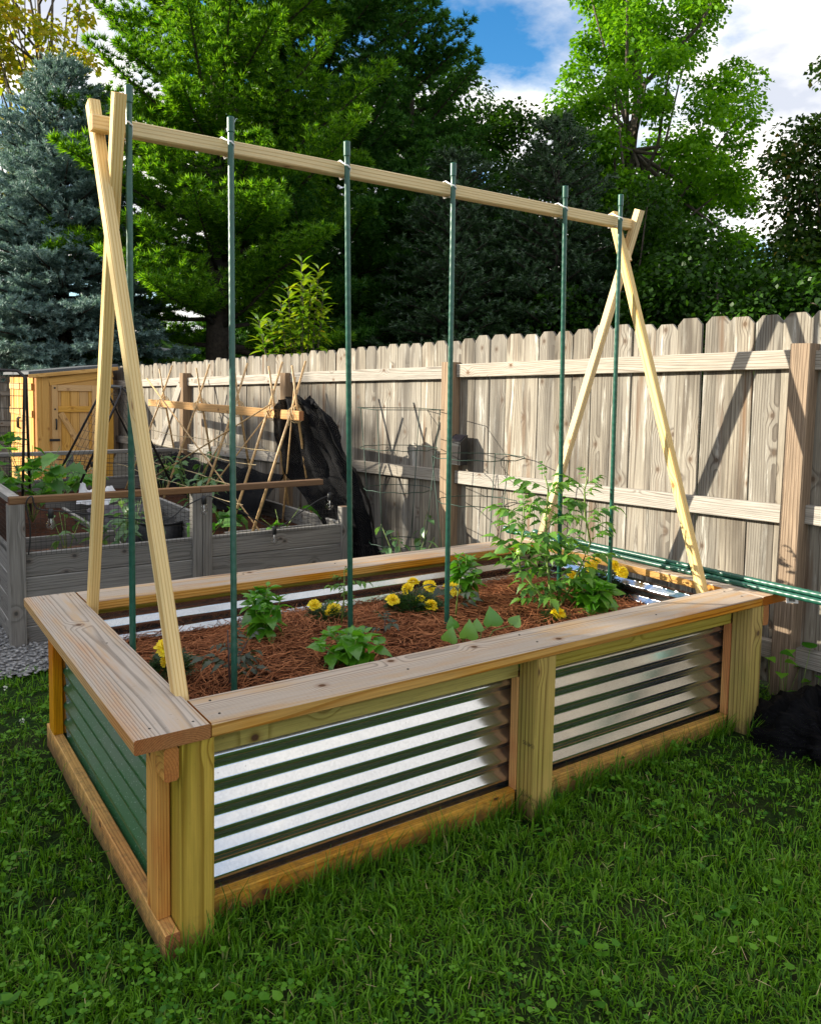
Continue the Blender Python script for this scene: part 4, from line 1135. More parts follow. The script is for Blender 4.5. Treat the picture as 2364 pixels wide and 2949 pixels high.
for i, (x, y, z, n, h, r, me, lab) in enumerate((
        (0.42, 4.55, .40, 44, .62, .38, CUC, 'large cucumber vine climbing at the left end of the grey bed'),
        (0.85, 5.80, .38, 34, .34, .42, CUC2, 'spreading squash vine in front of the cedar shed'),
        (0.40, 3.28, .36, 14, .28, .10, PEP, 'thin pepper seedling behind the wire mesh near the grey corner post'),
        (0.58, 3.36, .36, 14, .24, .08, PEP, 'wispy seedling second from the grey corner post'),
        (0.73, 3.28, .36, 20, .24, .08, PEP, 'dark leafy seedling behind the crossed trellis legs'),
        (0.88, 3.60, .36, 30, .34, .12, PEP, 'bright seedling just right of the first green stake'),
        (1.28, 3.30, .36, 9, .22, .16, CUC2, 'young squash at the grey double posts'),
        (1.82, 3.28, .36, 7, .20, .18, CUC2, 'squash seedling with two broad leaves under the bulb'),
        (1.60, 3.75, .36, 8, .18, .14, CUC2, 'squash seedling between the bamboo poles'),
        (1.75, 4.90, .36, 60, .48, .28, PEP, 'bushy pepper plant beneath the bamboo trellis'),
        (1.80, 5.90, .36, 46, .40, .28, PEP, 'pepper plant farther back beneath the bamboo trellis'),
        (1.62, 4.30, .36, 36, .34, .18, PEP, 'pepper plant at the near end of the bamboo trellis'),
        (1.05, 6.20, .40, 12, .16, .26, CUC2, 'low squash leaves behind the inner grey board'))):
    bush('vine_plant' if me is not PEP else 'pepper_plant', (x, y, z), n, h, r, lab, 'vegetable plant', me, 1.0, group='vegetables in the grey bed', nst=6 if n > 20 else 4)
def straw_patch():
    n = 900; P = np.stack([rng.uniform(.14, .75, n), rng.uniform(YB + .07, YB + .5, n), rng.uniform(.365, .40, n)], 1)
    T = [(-.5, -.5, 0), (0, -.5, .04), (.5, -.5, 0), (.5, .5, 0), (0, .5, .04), (-.5, .5, 0)]
    a = rng.uniform(0, 6.28, n); V, F = stamp(T, [(0, 1, 4, 5), (1, 2, 3, 4)], P, bases(np.stack([np.cos(a), np.sin(a), rng.normal(0, .15, n)], 1)), np.stack([rng.uniform(.06, .12, n), np.full(n, .003), rng.uniform(.03, .2, n)], 1))
    tag(soup('straw_mulch', V, F, 'mulch'), 'loose pine straw inside the grey bed', kind='stuff')
straw_patch()
def grow_bag():
    for k, (x, y, z, r, h, mat, lab) in enumerate(((1.12, 4.75, gz(4.75), .26, .52, 'grey_fabric', 'grey fabric grow bag standing between the arms of the grey bed'), (1.30, 4.35, gz(4.3), .17, .46, 'black', 'black pot standing beside the grey grow bag'))):
        t = thing('grow_bag' if k == 0 else 'plant_pot', (x, y, z), lab, 'planter')
        obj('body', lathe_mb(MB(), [(r * .93, 0), (r, h * .5), (r * 1.02, h), (r * .96, h + .004), (r * .95, h - .05), (.001, h - .06)], 20).mesh('body', MAT[mat], True), t, loc=(x, y, z))
        tube('rim', [(x + math.cos(a) * r * 1.02, y + math.sin(a) * r * 1.02, z + h) for a in np.linspace(0, 2 * math.pi, 25)], .009, mat, t, 6)
grow_bag()
def plastic_bag():
    cloth('plastic_bag', [[(0.93, 5.40, .60), (1.00, 5.40, .52), (1.08, 5.40, .50), (1.16, 5.40, .52), (1.20, 5.40, .54)], [(0.92, 5.36, .52), (1.00, 5.34, .48), (1.08, 5.34, .46), (1.16, 5.34, .48), (1.22, 5.36, .50)], [(0.88, 5.30, .40), (.98, 5.28, .40), (1.08, 5.27, .38), (1.18, 5.28, .40), (1.24, 5.32, .42)]], 'crinkled clear plastic bag on the inner grey board', 'plastic bag', mat='paper', rough=.012, sub=5)
plastic_bag()

def bamboo():
    t = thing('bamboo_trellis', (2.0, 5.0, .36), 'bamboo pole trellis tied with twine under an orange beam', 'trellis')
    XB = 2.01; ZT = 1.22
    board('beam', (XB, 3.36, ZT), (XB, 7.0, ZT), .070, .038, 'orange_beam', t, up=(-1, 0, 0), c=.004)
    for y in (6.55, 5.45, 4.55, 3.86, 3.46):
        j = rng.uniform(-.05, .05)
        tube('pole', [(XB - .42, y - .15 + j, .36), (XB - .03, y + .02, ZT), (XB + .13, y + .09, ZT + .40)], .011, 'bamboo', t, 6, .009)
        tube('pole', [(XB + .22, y + .12, .36), (XB + .03, y + .01, ZT), (XB - .05, y - .05, ZT + .36)], .011, 'bamboo', t, 6, .009)
        mb = MB()
        for k in range(4):
            tube_mb(mb, [(XB + .05 * math.cos(a) + .01 * k, y + .03 * math.sin(a) + .02 * (k - 1.5) * math.cos(a), ZT + .055 * math.sin(a) + .008 * k) for a in np.linspace(0, 2 * math.pi, 11)], .0035, 4)
        tube_mb(mb, [(XB - .06, y, ZT + .03), (XB - .08, y - .05, ZT - .02), (XB - .08, y - .06, ZT - .07)], .003, 4)
        obj('twine_knot', mb.mesh('twine_knot', MAT['twine'], True), t)
    for a, b in (((XB - .06, 6.9, 1.48), (XB - .30, 3.40, .40)), ((XB - .32, 6.3, .40), (XB - .05, 3.75, 1.30)), ((XB - .35, 4.6, .40), (XB - .04, 3.9, 1.18)), ((XB + .02, 3.7, .4), (XB + .02, 3.5, 1.5)), ((XB - .2, 5.2, .4), (XB + .0, 4.6, 1.15))):
        tube('pole', [a, b], .0075, 'bamboo', t, 6, .006)
    mb = MB()
    for z, dx in ((.86, .30), (.70, .36), (.58, .40), (.96, .2)):
        p = [(XB - dx * 1.0 + .004 * math.sin(k * 2.1), y, z + .010 * math.sin(k * 1.7)) for k, y in enumerate((6.9, 6.5, 5.9, 5.4, 5.0, 4.5, 4.1, 3.8, 3.46))]
        tube_mb(mb, p, .0030, 4)
    obj('twine', mb.mesh('twine', MAT['twine'], True), t)
bamboo()
def panel_frame(pts_in, label, cells):
    """folding wire trellis: two sloping panels of tube frame and thin wire"""
    t = thing('wire_trellis', pts_in[0][0], label, 'trellis', 'black metal wire trellises')
    for q in pts_in:
        a, b, c, d = [Vector(p) for p in q]      # bottom-left, top-left, top-right, bottom-right
        tube('frame', [a, b + (a - b).normalized() * .05, b + (c - b).normalized() * .05, c + (b - c).normalized() * .05, c + (d - c).normalized() * .05, d], .0105, 'tube', t, 7)
        mb = MB()
        for k in range(1, cells[0]): tube_mb(mb, [a + (d - a) * k / cells[0], b + (c - b) * k / cells[0]], .0016, 4)
        for k in range(1, cells[1]): tube_mb(mb, [a + (b - a) * k / cells[1], d + (c - d) * k / cells[1]], .0016, 4)
        o = obj('wire_grid', mb.mesh('wire_grid', MAT['meshwire'], True), t); o['kind'] = 'stuff'
panel_frame([[(0.80, 5.62, .62), (1.225, 5.75, 1.40), (1.265, 5.25, 1.39), (0.885, 5.15, .60)], [(1.62, 5.72, .55), (1.235, 5.78, 1.41), (1.275, 5.27, 1.40), (1.66, 5.2, .55)]], 'peaked black wire trellis leaning before the cedar shed', (5, 12))
panel_frame([[(-0.30, 4.75, .40), (-0.16, 4.7, 1.53), (0.40, 4.65, 1.51), (0.36, 4.62, .40)], [(-0.34, 4.95, .40), (-.15, 4.78, 1.52), (0.42, 4.72, 1.51), (0.47, 4.95, .40)]], 'arched black wire trellis at the left edge above the cucumber vine', (7, 12))

def bulb_lights():
    t = thing('string_lights', (0.13, YB - .02, ZR), 'black cord of clear bulb string lights hung along the grey bed', 'string lights')
    zb = ZR - .02
    path = [(.14, 2.985, .47), (.15, 2.975, .62), (.13, 2.97, .76), (.16, 2.965, .80), (.19, 2.965, .73), (.35, 2.965, .70), (.62, 2.97, .645), (.90, 2.97, .61), (1.02, 2.97, .68), (1.14, 2.955, .735), (1.20, 2.96, .73), (1.40, 2.97, .62), (1.62, 2.965, .50), (1.80, 2.97, .58), (1.95, 2.975, .66), (2.06, 2.96, .70)]
    P = np.array(path); m = 90; u = np.linspace(0, len(P) - 1, m); i = np.clip(u.astype(int), 0, len(P) - 2); f = (u - i)[:, None]
    p0 = P[np.clip(i - 1, 0, None)]; p1 = P[i]; p2 = P[i + 1]; p3 = P[np.clip(i + 2, None, len(P) - 1)]
    C = .5 * (2 * p1 + (p2 - p0) * f + (2 * p0 - 5 * p1 + 4 * p2 - p3) * f ** 2 + (3 * p1 - p0 - 3 * p2 + p3) * f ** 3)
    tube('cord', [tuple(q) for q in C], .0042, 'black', t, 6)
    P2 = [(.2, 6.57, .70), (.6, 6.56, .62), (.95, 6.56, .68), (1.3, 6.56, .63), (1.75, 6.56, .60), (2.1, 6.55, .64)]
    tube('cord', P2, .004, 'black', t, 6)
    sock = lathe_mb(MB(), [(.004, .012), (.013, .008), (.016, -.005), (.016, -.040), (.013, -.044)], 12).mesh('socket', MAT['black'], True)
    gl = lathe_mb(MB(), [(.012, 0), (.015, -.010), (.023, -.032), (.024, -.045), (.018, -.062), (.006, -.070), (.0005, -.071)], 14).mesh('bulb', MAT['glass'], True)
    fil = tube_mb(MB(), [(0, 0, -.002), (0, 0, -.028)], .0035, 6); tube_mb(fil, [(0, 0, -.028), (.006, 0, -.038), (-.006, 0, -.046), (.004, 0, -.054)], .0012, 4)
    fl = fil.mesh('filament', MAT['paper'], True)
    for p in ((.255, 2.965, .715), (1.14, 2.955, .735), (1.62, 2.965, .50), (2.03, 2.96, .70), (.88, 2.97, .61), (.62, 6.56, .62), (1.30, 6.56, .63)):
        p = Vector(p)
        s = obj('socket', sock, t, loc=p)
        obj('bulb', gl, t, loc=p + Vector((0, 0, -.040))); obj('filament', fl, t, loc=p + Vector((0, 0, -.044)))
bulb_lights()

# ------------------------------------------------------------------ cedar shed and the house beyond
def shed():
    z0 = gz(9) - .02; X0, X1, Y0, Y1 = 1.205, 2.12, 8.98, 10.9
    zl, zr = 1.50, 1.62
    t = thing('cedar_shed', ((X0 + X1) / 2, Y0, z0), 'small honey coloured cedar shed with sloping dark roof and braced door', 'shed')
    v = [(X0, Y0, z0), (X1, Y0, z0), (X1, Y1, z0), (X0, Y1, z0), (X0, Y0, zl), (X1, Y0, zr), (X1, Y1, zr), (X0, Y1, zl)]
    obj('body', MB().add([(a - X0, b - Y0, c - z0) for a, b, c in v], [(3, 2, 1, 0), (4, 5, 6, 7), (0, 1, 5, 4), (1, 2, 6, 5), (2, 3, 7, 6), (3, 0, 4, 7)]).mesh('body', MAT['shed']), t, loc=(X0, Y0, z0))
    S = lambda n, a, b, w, th, up: board(n, a, b, w, th, 'shed', t, up=up, c=.003)
    # camera side: corner post, gable strip, door of five planks with ledges and a brace
    f = Y0 - .010
    S('corner_board', (X0 + .075, f, z0 + .02), (X0 + .075, f, zl - .01), .145, .018, (0, -1, 0))
    S('gable_board', (X0 + .15, f, zl - .075), (X1, f, zr - .07), .10, .018, (0, -1, 0))
    xd0, xd1 = X0 + .175, X0 + .72
    for k in range(5):
        w = (xd1 - xd0) / 5; S('plank', (xd0 + w * (k + .5), f + .003, z0 + .06), (xd0 + w * (k + .5), f + .003, zl - .12), w - .004, .014, (0, -1, 0))
    g = f - .017
    d = bpy.data.objects
    for x in (xd0 + .035, xd1 - .035): S('stile', (x, g, z0 + .06), (x, g, zl - .115), .07, .018, (0, -1, 0))
    for z in (zl - .15, 1.085, 0.40): S('ledge', (xd0 + .072, g - .001, z), (xd1 - .072, g - .001, z), .075, .018, (0, -1, 0))
    S('brace', (xd0 + .10, g - .0005, 1.04), (xd1 - .12, g - .0005, .44), .07, .016, (0, -1, 0))
    for k in range(2): S('plank', (xd1 + .05 + .10 * k, f, z0 + .02), (xd1 + .05 + .10 * k, f, zr - .15), .095, .016, (0, -1, 0))
    tube('door_handle', [(xd0 + .045, g - .012, .96), (xd0 + .045, g - .035, .945), (xd0 + .045, g - .035, .85), (xd0 + .045, g - .012, .835)], .011, 'black', t, 6)
    board('latch', (X0 + .14, g - .014, .70), (X0 + .26, g - .014, .70), .03, .012, 'black', t, up=(0, -1, 0))
    for z in (zl - .15, 1.085): lathe = obj('bolt_head', lathe_mb(MB(), [(.001, 0), (.012, .001), (.012, .006), (.001, .01)], 8).mesh('bolt_head', MAT['black']), t, M=rot_up((xd0 + .035, g - .009, z), (1, 0, 0), (0, -1, 0)))
    # long front with double plank doors, facing left
    h = X0 - .010
    for k in range(13):
        y = Y0 + .10 + k * .138
        S('plank', (h + rng.uniform(-.003, .003), y + .062, z0 + .04), (h, y + .062, zl - .02), .124, .016, (-1, 0, 0))
    for a, b in ((.10, .93), (1.0, 1.82)):
        for z in (1.36, 1.02, .35): S('ledge', (h - .018, Y0 + a, z), (h - .018, Y0 + b, z), .085, .018, (-1, 0, 0))
    for y in (.90, 1.02): tube('door_handle', [(h - .03, Y0 + y, .95), (h - .055, Y0 + y, .93), (h - .055, Y0 + y, .82), (h - .03, Y0 + y, .80)], .010, 'black', t, 6)
    rf = MB(); o = .09
    pts = [(X0 - o, Y0 - .07, zl + .01), (X1 + .05, Y0 - .07, zr + .012), (X1 + .05, Y1 + .05, zr + .012), (X0 - o, Y1 + .05, zl + .01)]
    v = [(a - X0, b - Y0, c - z0) for a, b, c in pts]; v += [(a, b, c + .035) for a, b, c in v]
    rf.add(v, [(3, 2, 1, 0), (4, 5, 6, 7), (0, 1, 5, 4), (1, 2, 6, 5), (2, 3, 7, 6), (3, 0, 4, 7)])
    obj('roof', rf.mesh('roof', MAT['roof']), t, loc=(X0, Y0, z0))
    S('fascia', (X0 - o, Y0 - .072, zl - .012), (X1 + .05, Y0 - .072, zr - .010), .045, .016, (0, -1, 0))
shed()
def house():
    t = thing('pale_house', (3.5, 19, -.3), 'pale sided house half hidden behind the blue spruce', 'house')
    x0, x1, y0, y1, z0, z1 = -3.0, 6.20, 19.0, 27.0, -.3, 2.25
    v = [(x0, y0, z0), (x1, y0, z0), (x1, y1, z0), (x0, y1, z0), (x0, y0, z1), (x1, y0, z1), (x1, y1, z1), (x0, y1, z1)]
    obj('wall', MB().add(v, [(3, 2, 1, 0), (4, 5, 6, 7), (0, 1, 5, 4), (1, 2, 6, 5), (2, 3, 7, 6), (3, 0, 4, 7)]).mesh('wall', MAT['siding']), t)
    for k in range(40):
        x = x0 + .1 + k * .23
        board('batten', (x, y0 - .012, z0), (x, y0 - .012, z1), .03, .018, 'pine' if False else 'shed', t, up=(0, -1, 0)) if False else None
    e = .45; zr = 2.95
    v = [(x0 - e, y0 - e, z1 - .05), (x1 + e, y0 - e, z1 - .05), (x1 + e, y1 + e, z1 - .05), (x0 - e, y1 + e, z1 - .05), (x0 + 3, (y0 + y1) / 2, zr), (x1 - 3, (y0 + y1) / 2, zr)]
    obj('roof', MB().add(v, [(0, 1, 5, 4), (1, 2, 5), (2, 3, 4, 5), (3, 0, 4), (3, 2, 1, 0)]).mesh('roof', MAT['roof']), t)
    board('vent_cover', (5.62, y0 - .03, 2.02), (5.90, y0 - .03, 2.02), .12, .05, 'black', t, up=(0, -1, 0))
    board('corner_board', (x1 - .05, y0 - .011, z0), (x1 - .05, y0 - .011, z1 - .06), .10, .02, 'fence_rail', t, up=(0, -1, 0))
house()

# ------------------------------------------------------------------ trees
def brush_template(n, l0, spread, w):
    """needles round a twig: triangles leaving the axis forwards and outwards"""
    g = np.random.default_rng(n); T = []; F = []
    for k in range(n):
        x = l0 * (k + .5) / n; a = k * 2.4 + g.uniform(-.3, .3); o = np.array([0, math.cos(a), math.sin(a)]); s = np.array([0, -math.sin(a), math.cos(a)])
        b = np.array([x, 0, 0]); ln = spread * g.uniform(.8, 1.15); tip = b + o * ln * .8 + np.array([ln * .75, 0, 0])
        i = len(T); T += [b - s * w, b + s * w, tip]; F.append((i, i + 1, i + 2))
    return np.array(T), np.array(F)
def tuft_template(n, w):
    g = np.random.default_rng(n + 5); T = []; F = []
    for k in range(n):
        a = k * 2.4; c = .15 + 1.1 * ((k + .5) / n) ** .7
        d = np.array([math.cos(c), math.sin(c) * math.cos(a), math.sin(c) * math.sin(a)]); s = np.cross(d, g.normal(size=3)); s /= np.linalg.norm(s)
        l = g.uniform(.75, 1.1); i = len(T); T += [-s * w + d * .05, s * w + d * .05, d * l]; F.append((i, i + 1, i + 2))
    return np.array(T), np.array(F)
BRUSH = brush_template(15, 1.0, .36, .10)
TUFT = tuft_template(14, .115)
LEAFQ = (np.array([(0, 0, 0), (.45, .42, .08), (1, 0, -.12), (.45, -.42, .08)]), np.array([(0, 1, 2, 3)]))

def limb(mb, pts, r0, r1, seg=6): tube_mb(mb, pts, r0, seg, 0, r1)

def conifer(name, loc, h, rbase, label, mat, style, z_first=.8, nwhorl=16, group=None, bark='bark_dark', zmax=None, lean=(0, 0), prof=.9, dens=1.0, seed=1):
    global rng
    keep = rng; rng = np.random.default_rng(seed)
    t = thing(name, loc, label, 'tree', group); L_ = np.array(loc, float)
    mb = MB(); top = Vector((lean[0], lean[1], h))
    limb(mb, [(0, 0, 0), (lean[0] * .4, lean[1] * .4, h * .45), tuple(top)], .018 * h + .03, .02, 8)
    P = []; D = []; S = []; zz = z_first
    lev = np.linspace(0, 1, nwhorl) ** (.95)
    for li, u in enumerate(lev):
        z = z_first + (h * .985 - z_first) * u
        if zmax and z > zmax: break
        rr = rbase * ((1 - u) ** prof) * (1 if u > .05 else .9) + .12
        c = np.array([lean[0] * z / h, lean[1] * z / h, z])
        nb = int(max(4, round((6 if style == 'pine' else 8) * (1 - .3 * u))))
        a0 = rng.uniform(0, 6.28)
        for b in range(nb):
            a = a0 + 2 * math.pi * b / nb + rng.normal(0, .15); ln = rr * rng.uniform(.72, 1.18)
            hd = np.array([math.cos(a), math.sin(a), 0]); sd = np.array([-math.sin(a), math.cos(a), 0])
            el = (.10 + .55 * u) if style == 'pine' else (-.22 + .75 * u)
            lift = .16 if style == 'pine' else .14
            zoff = rng.normal(0, .26 if style == 'pine' else .06); eb = rng.normal(0, .20) if style == 'pine' else 0.0
            def pt(s): return c + np.array([0, 0, zoff]) + hd * ln * s + np.array([0, 0, ln * ((el + eb) * s + lift * s * s * (1 - u))])
            limb(mb, [tuple(pt(s)) for s in (0, .35, .7, .95)], .012 + .016 * ln, .006, 5)
            # side shoots in a flat spray with tufts along them
            step = (.092 if style == 'pine' else .095) / dens
            n = max(4, int(ln * .82 / step))
            for s in np.linspace(.22, 1.0, n):
                base = pt(s); tdir = pt(min(1, s + .02)) - pt(s - .02); tdir /= np.linalg.norm(tdir)
                for sg in (-1, 1):
                    sl = (ln * .36 * (1 - s) ** .7 + .10) * rng.uniform(.5, 1.2)
                    d = tdir * rng.uniform(.5, .9) + sd * sg * rng.uniform(.55, 1.0) + np.array([0, 0, rng.uniform(.0, .38) if style == 'pine' else rng.uniform(-.12, .16)])
                    d /= np.linalg.norm(d)
                    m = max(1, int(sl / (.125 if style == 'pine' else .115)))
                    for q in range(m):
                        f = (q + .8) / m
                        p = base + d * sl * f + np.array([0, 0, .25 * sl * f * f if style == 'pine' else 0])
                        dd = d + (np.array([0, 0, rng.uniform(.15, .9)]) if style == 'pine' else np.array([0, 0, rng.uniform(-.1, .25)])) + rng.normal(0, .25, 3)
                        P.append(p); D.append(dd); S.append(rng.uniform(.105, .165) if style == 'pine' else rng.uniform(.15, .21))
                P.append(base); D.append(tdir + np.array([0, 0, .35])); S.append(.16)
            P.append(pt(1.0)); D.append(tdir); S.append(.18)
    obj('trunk', mb.mesh('trunk', MAT[bark], True), t, loc=loc)
    P = np.array(P) + L_; D = unit(np.array(D)); S = np.array(S)
    T, F = TUFT if style == 'pine' else BRUSH
    V, FF = stamp(T, F, P, bases(D, rng.uniform(0, 6.28, len(P))), S)
    soup('crown', V, FF, mat, t, loc)
    rng = keep
    return len(P)

def broadleaf(name, loc, trunk, crowns, nclump, nleaf, leaf, label, mat, group=None, clump=(.45, .8), bark='bark', tr=.16, seed=1, hollow=.35, limbs=26, gaps=0.0):
    """trunk = points; crowns = [(centre, radii)]; leaves sit on the outside of many clumps carried by limbs"""
    global rng
    keep = rng; rng = np.random.default_rng(seed)
    t = thing(name, loc, label, 'tree', group); L_ = np.array(loc, float)
    mb = MB(); tp = [Vector(p) for p in trunk]; limb(mb, [p for p in tp], tr, tr * .22, 8)
    vol = np.array([np.prod(r) for c, r in crowns]); vol = vol / vol.sum()
    C = []; 
    for (c, r), v in zip(crowns, vol):
        k = max(3, int(nclump * v)); u = unit(rng.normal(size=(k, 3))); q = (hollow + (1 - hollow) * rng.random(k)) ** .5
        C.append(np.array(c) + u * q[:, None] * np.array(r))
    C = np.concatenate(C)
    if gaps:
        keepm = np.sin(C[:, 0] * 1.7 + 1) * np.sin(C[:, 1] * 1.9 + 2) * np.sin(C[:, 2] * 1.5) > -gaps; C = C[keepm]
    for i in rng.permutation(len(C))[:limbs]:
        e = Vector(C[i]); j = 0
        k = rng.uniform(.35, .95) ; f = k * (len(tp) - 1); a = int(f); a = min(a, len(tp) - 2); s0 = tp[a] + (tp[a + 1] - tp[a]) * (f - a)
        if s0.z > e.z: s0 = tp[max(0, a - 1)].lerp(tp[a], .6)
        mid = s0.lerp(e, .5) + Vector((rng.normal(0, .15), rng.normal(0, .15), -.10 * (e - s0).length + .2))
        limb(mb, [s0, mid, e], tr * .30, .012, 5)
    obj('trunk', mb.mesh('trunk', MAT[bark], True), t, loc=loc)
    n = len(C) * nleaf
    ci = np.repeat(np.arange(len(C)), nleaf); rad = rng.uniform(clump[0], clump[1], len(C))
    u = unit(rng.normal(size=(n, 3)) + np.array([0, 0, .35])); q = rng.random(n) ** .4
    P = C[ci] + u * (rad[ci] * q)[:, None] * np.array([1.0, 1.0, .72]) + L_
    D = u * np.array([1, 1, .3]) + rng.normal(0, .5, (n, 3)) + np.array([0, 0, -.45])
    V, F = stamp(LEAFQ[0], LEAFQ[1], P, bases(D, rng.normal(0, .6, n)), rng.uniform(.7, 1.25, n) * leaf)
    soup('crown', V, F, mat, t, loc)
    rng = keep
    return n

G = -0.3
conifer('blue_spruce', (2.75, 15.0, G), 7.7, 2.2, 'blue spruce with silvery needles standing behind the cedar shed', 'spruce', 'spruce', 2.0, 33, prof=.72, dens=1.15, seed=3)
conifer('white_pine', (5.45, 13.95, G), 15.0, 3.3, 'bright green white pine, sunlit on its left, behind the spruce', 'wpine', 'pine', 2.7, 36, zmax=10.6, prof=.42, seed=44)
conifer('white_pine', (8.2, 14.9, G), 15.0, 3.6, 'darker white pine shaded by its neighbour, above the magnolia', 'wpine_shaded', 'pine', 1.7, 38, zmax=11.0, prof=.5, seed=5)
conifer('white_pine', (10.2, 14.2, G), 12.5, 2.5, 'narrow dark pine at the edge of the open sky', 'wpine_shaded', 'pine', 1.6, 34, zmax=11.0, prof=.6, seed=6)
for i, (x, y, h, r, sd, lab) in enumerate(((9.1, 10.9, 6.2, 1.7, 11, 'dark juniper low behind the fence under the third stake'),
                                     (10.9, 10.0, 7.0, 1.9, 12, 'dark juniper behind the fence between the fourth and fifth stakes'))):
    conifer('juniper_tree', (x, y, G), h, r, lab, 'cedar', 'spruce', .4, 26, 'dark junipers behind the fence', prof=.6, dens=.85, seed=sd)

broadleaf('maple_tree', (15.75, 12.4, G), [(0, 0, 0), (.05, 0, 3), (-.1, .1, 6), (.15, 0, 9.0), (.3, .1, 12.5)],
          [((.35, -.2, 8.3), (2.7, 2.5, 3.2)), ((.5, -.3, 12.6), (2.4, 2.3, 2.8)), ((1.4, -1.0, 6.9), (1.8, 1.7, 1.5)), ((-.8, .6, 6.2), (1.6, 1.5, 1.5)), ((.3, -.2, 5.0), (2.0, 1.9, 1.1)), ((1.3, -.9, 5.0), (2.1, 2.0, 1.3)), ((.4, -.3, 3.9), (2.1, 2.0, 1.1))],
          330, 270, .115, 'tall sunlit maple with its trunk showing, right of the open sky', 'maple', clump=(.36, .70), tr=.24, seed=21, limbs=60, gaps=.22)
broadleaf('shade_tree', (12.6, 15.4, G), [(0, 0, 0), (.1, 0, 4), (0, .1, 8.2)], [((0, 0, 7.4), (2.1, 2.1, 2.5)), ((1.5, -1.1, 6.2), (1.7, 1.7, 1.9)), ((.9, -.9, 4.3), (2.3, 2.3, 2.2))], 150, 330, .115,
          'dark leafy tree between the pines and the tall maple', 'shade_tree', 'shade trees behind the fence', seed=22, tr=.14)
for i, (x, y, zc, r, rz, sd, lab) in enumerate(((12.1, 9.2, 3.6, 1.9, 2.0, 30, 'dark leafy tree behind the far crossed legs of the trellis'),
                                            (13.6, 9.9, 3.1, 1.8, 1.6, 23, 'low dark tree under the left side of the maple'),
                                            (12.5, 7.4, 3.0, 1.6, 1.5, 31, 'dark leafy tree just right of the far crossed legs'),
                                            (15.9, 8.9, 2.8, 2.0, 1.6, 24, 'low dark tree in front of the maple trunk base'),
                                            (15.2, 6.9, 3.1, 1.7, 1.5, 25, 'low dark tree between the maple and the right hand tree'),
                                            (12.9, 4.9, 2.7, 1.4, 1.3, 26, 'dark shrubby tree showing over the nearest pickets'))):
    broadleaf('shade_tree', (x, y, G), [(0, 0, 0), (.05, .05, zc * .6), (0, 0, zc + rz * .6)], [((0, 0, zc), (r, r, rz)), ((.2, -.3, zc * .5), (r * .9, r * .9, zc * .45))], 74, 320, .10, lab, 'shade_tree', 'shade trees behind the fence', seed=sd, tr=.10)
broadleaf('oak_tree', (15.2, 6.7, G), [(0, 0, 0), (.05, 0, 3.5), (.2, -.1, 8.2)], [((.3, -.2, 6.3), (1.55, 1.5, 2.2)), ((.4, -.3, 4.0), (1.9, 1.8, 1.8))], 80, 330, .105,
          'dark tree with a few browned leaves at the right edge', 'right_tree', seed=27, tr=.14)
broadleaf('locust_tree', (4.7, 27.6, G), [(0, 0, 0), (.1, .1, 7), (-.1, 0, 16.5)], [((-.7, 0, 14.6), (2.6, 2.2, 4.2)), ((-2.0, -.4, 9.8), (2.2, 1.8, 3.0))], 84, 120, .20,
          'thin yellowing tree rising behind the spruce against the sky', 'locust', clump=(.5, .95), seed=28, tr=.16, gaps=.25, limbs=50)
def magnolia():
    t = thing('magnolia_shrub', (3.55, 6.55, gz(6.5)), 'young magnolia with big yellow-green leaves topping the fence', 'shrub')
    me = [leaf_mesh(('mag', k), 'magnolia', .185, (.075, .062)[k], LANCE, (.35, .2)[k], (.2, .45)[k], 0, .015) for k in range(2)]
    b = Vector((3.55, 6.55, gz(6.5)))
    for (x, y, z) in ((3.60, 6.55, 2.84), (3.78, 6.47, 2.76), (3.70, 6.51, 2.60), (3.47, 6.62, 2.52), (3.83, 6.45, 2.50), (3.40, 6.66, 2.36), (3.82, 6.44, 2.28), (3.62, 6.54, 2.36), (3.18, 6.78, 2.16), (3.30, 6.72, 2.12), (3.22, 6.76, 1.93), (3.52, 6.59, 2.05), (3.74, 6.48, 2.02), (3.60, 6.50, 2.66), (3.72, 6.55, 2.44), (3.56, 6.62, 2.22)):
        p = Vector((x, y, z)); m = b.lerp(p, .62) + Vector((.02, 0, .1)); tube('stem', [b, m, p], .008, 'bark', t, 5, .004)
        for k in range(20):
            f = k / 19; q = p.lerp(m, .55 * (1 - f)); a = k * 2.4 + rng.uniform(-.3, .3); el = -.25 + 1.6 * f ** 1.5
            place('leaf', me[k % 2], t, q, (math.cos(a), math.sin(a), el), (0, 0, 1), rng.uniform(.75, 1.12))
magnolia()

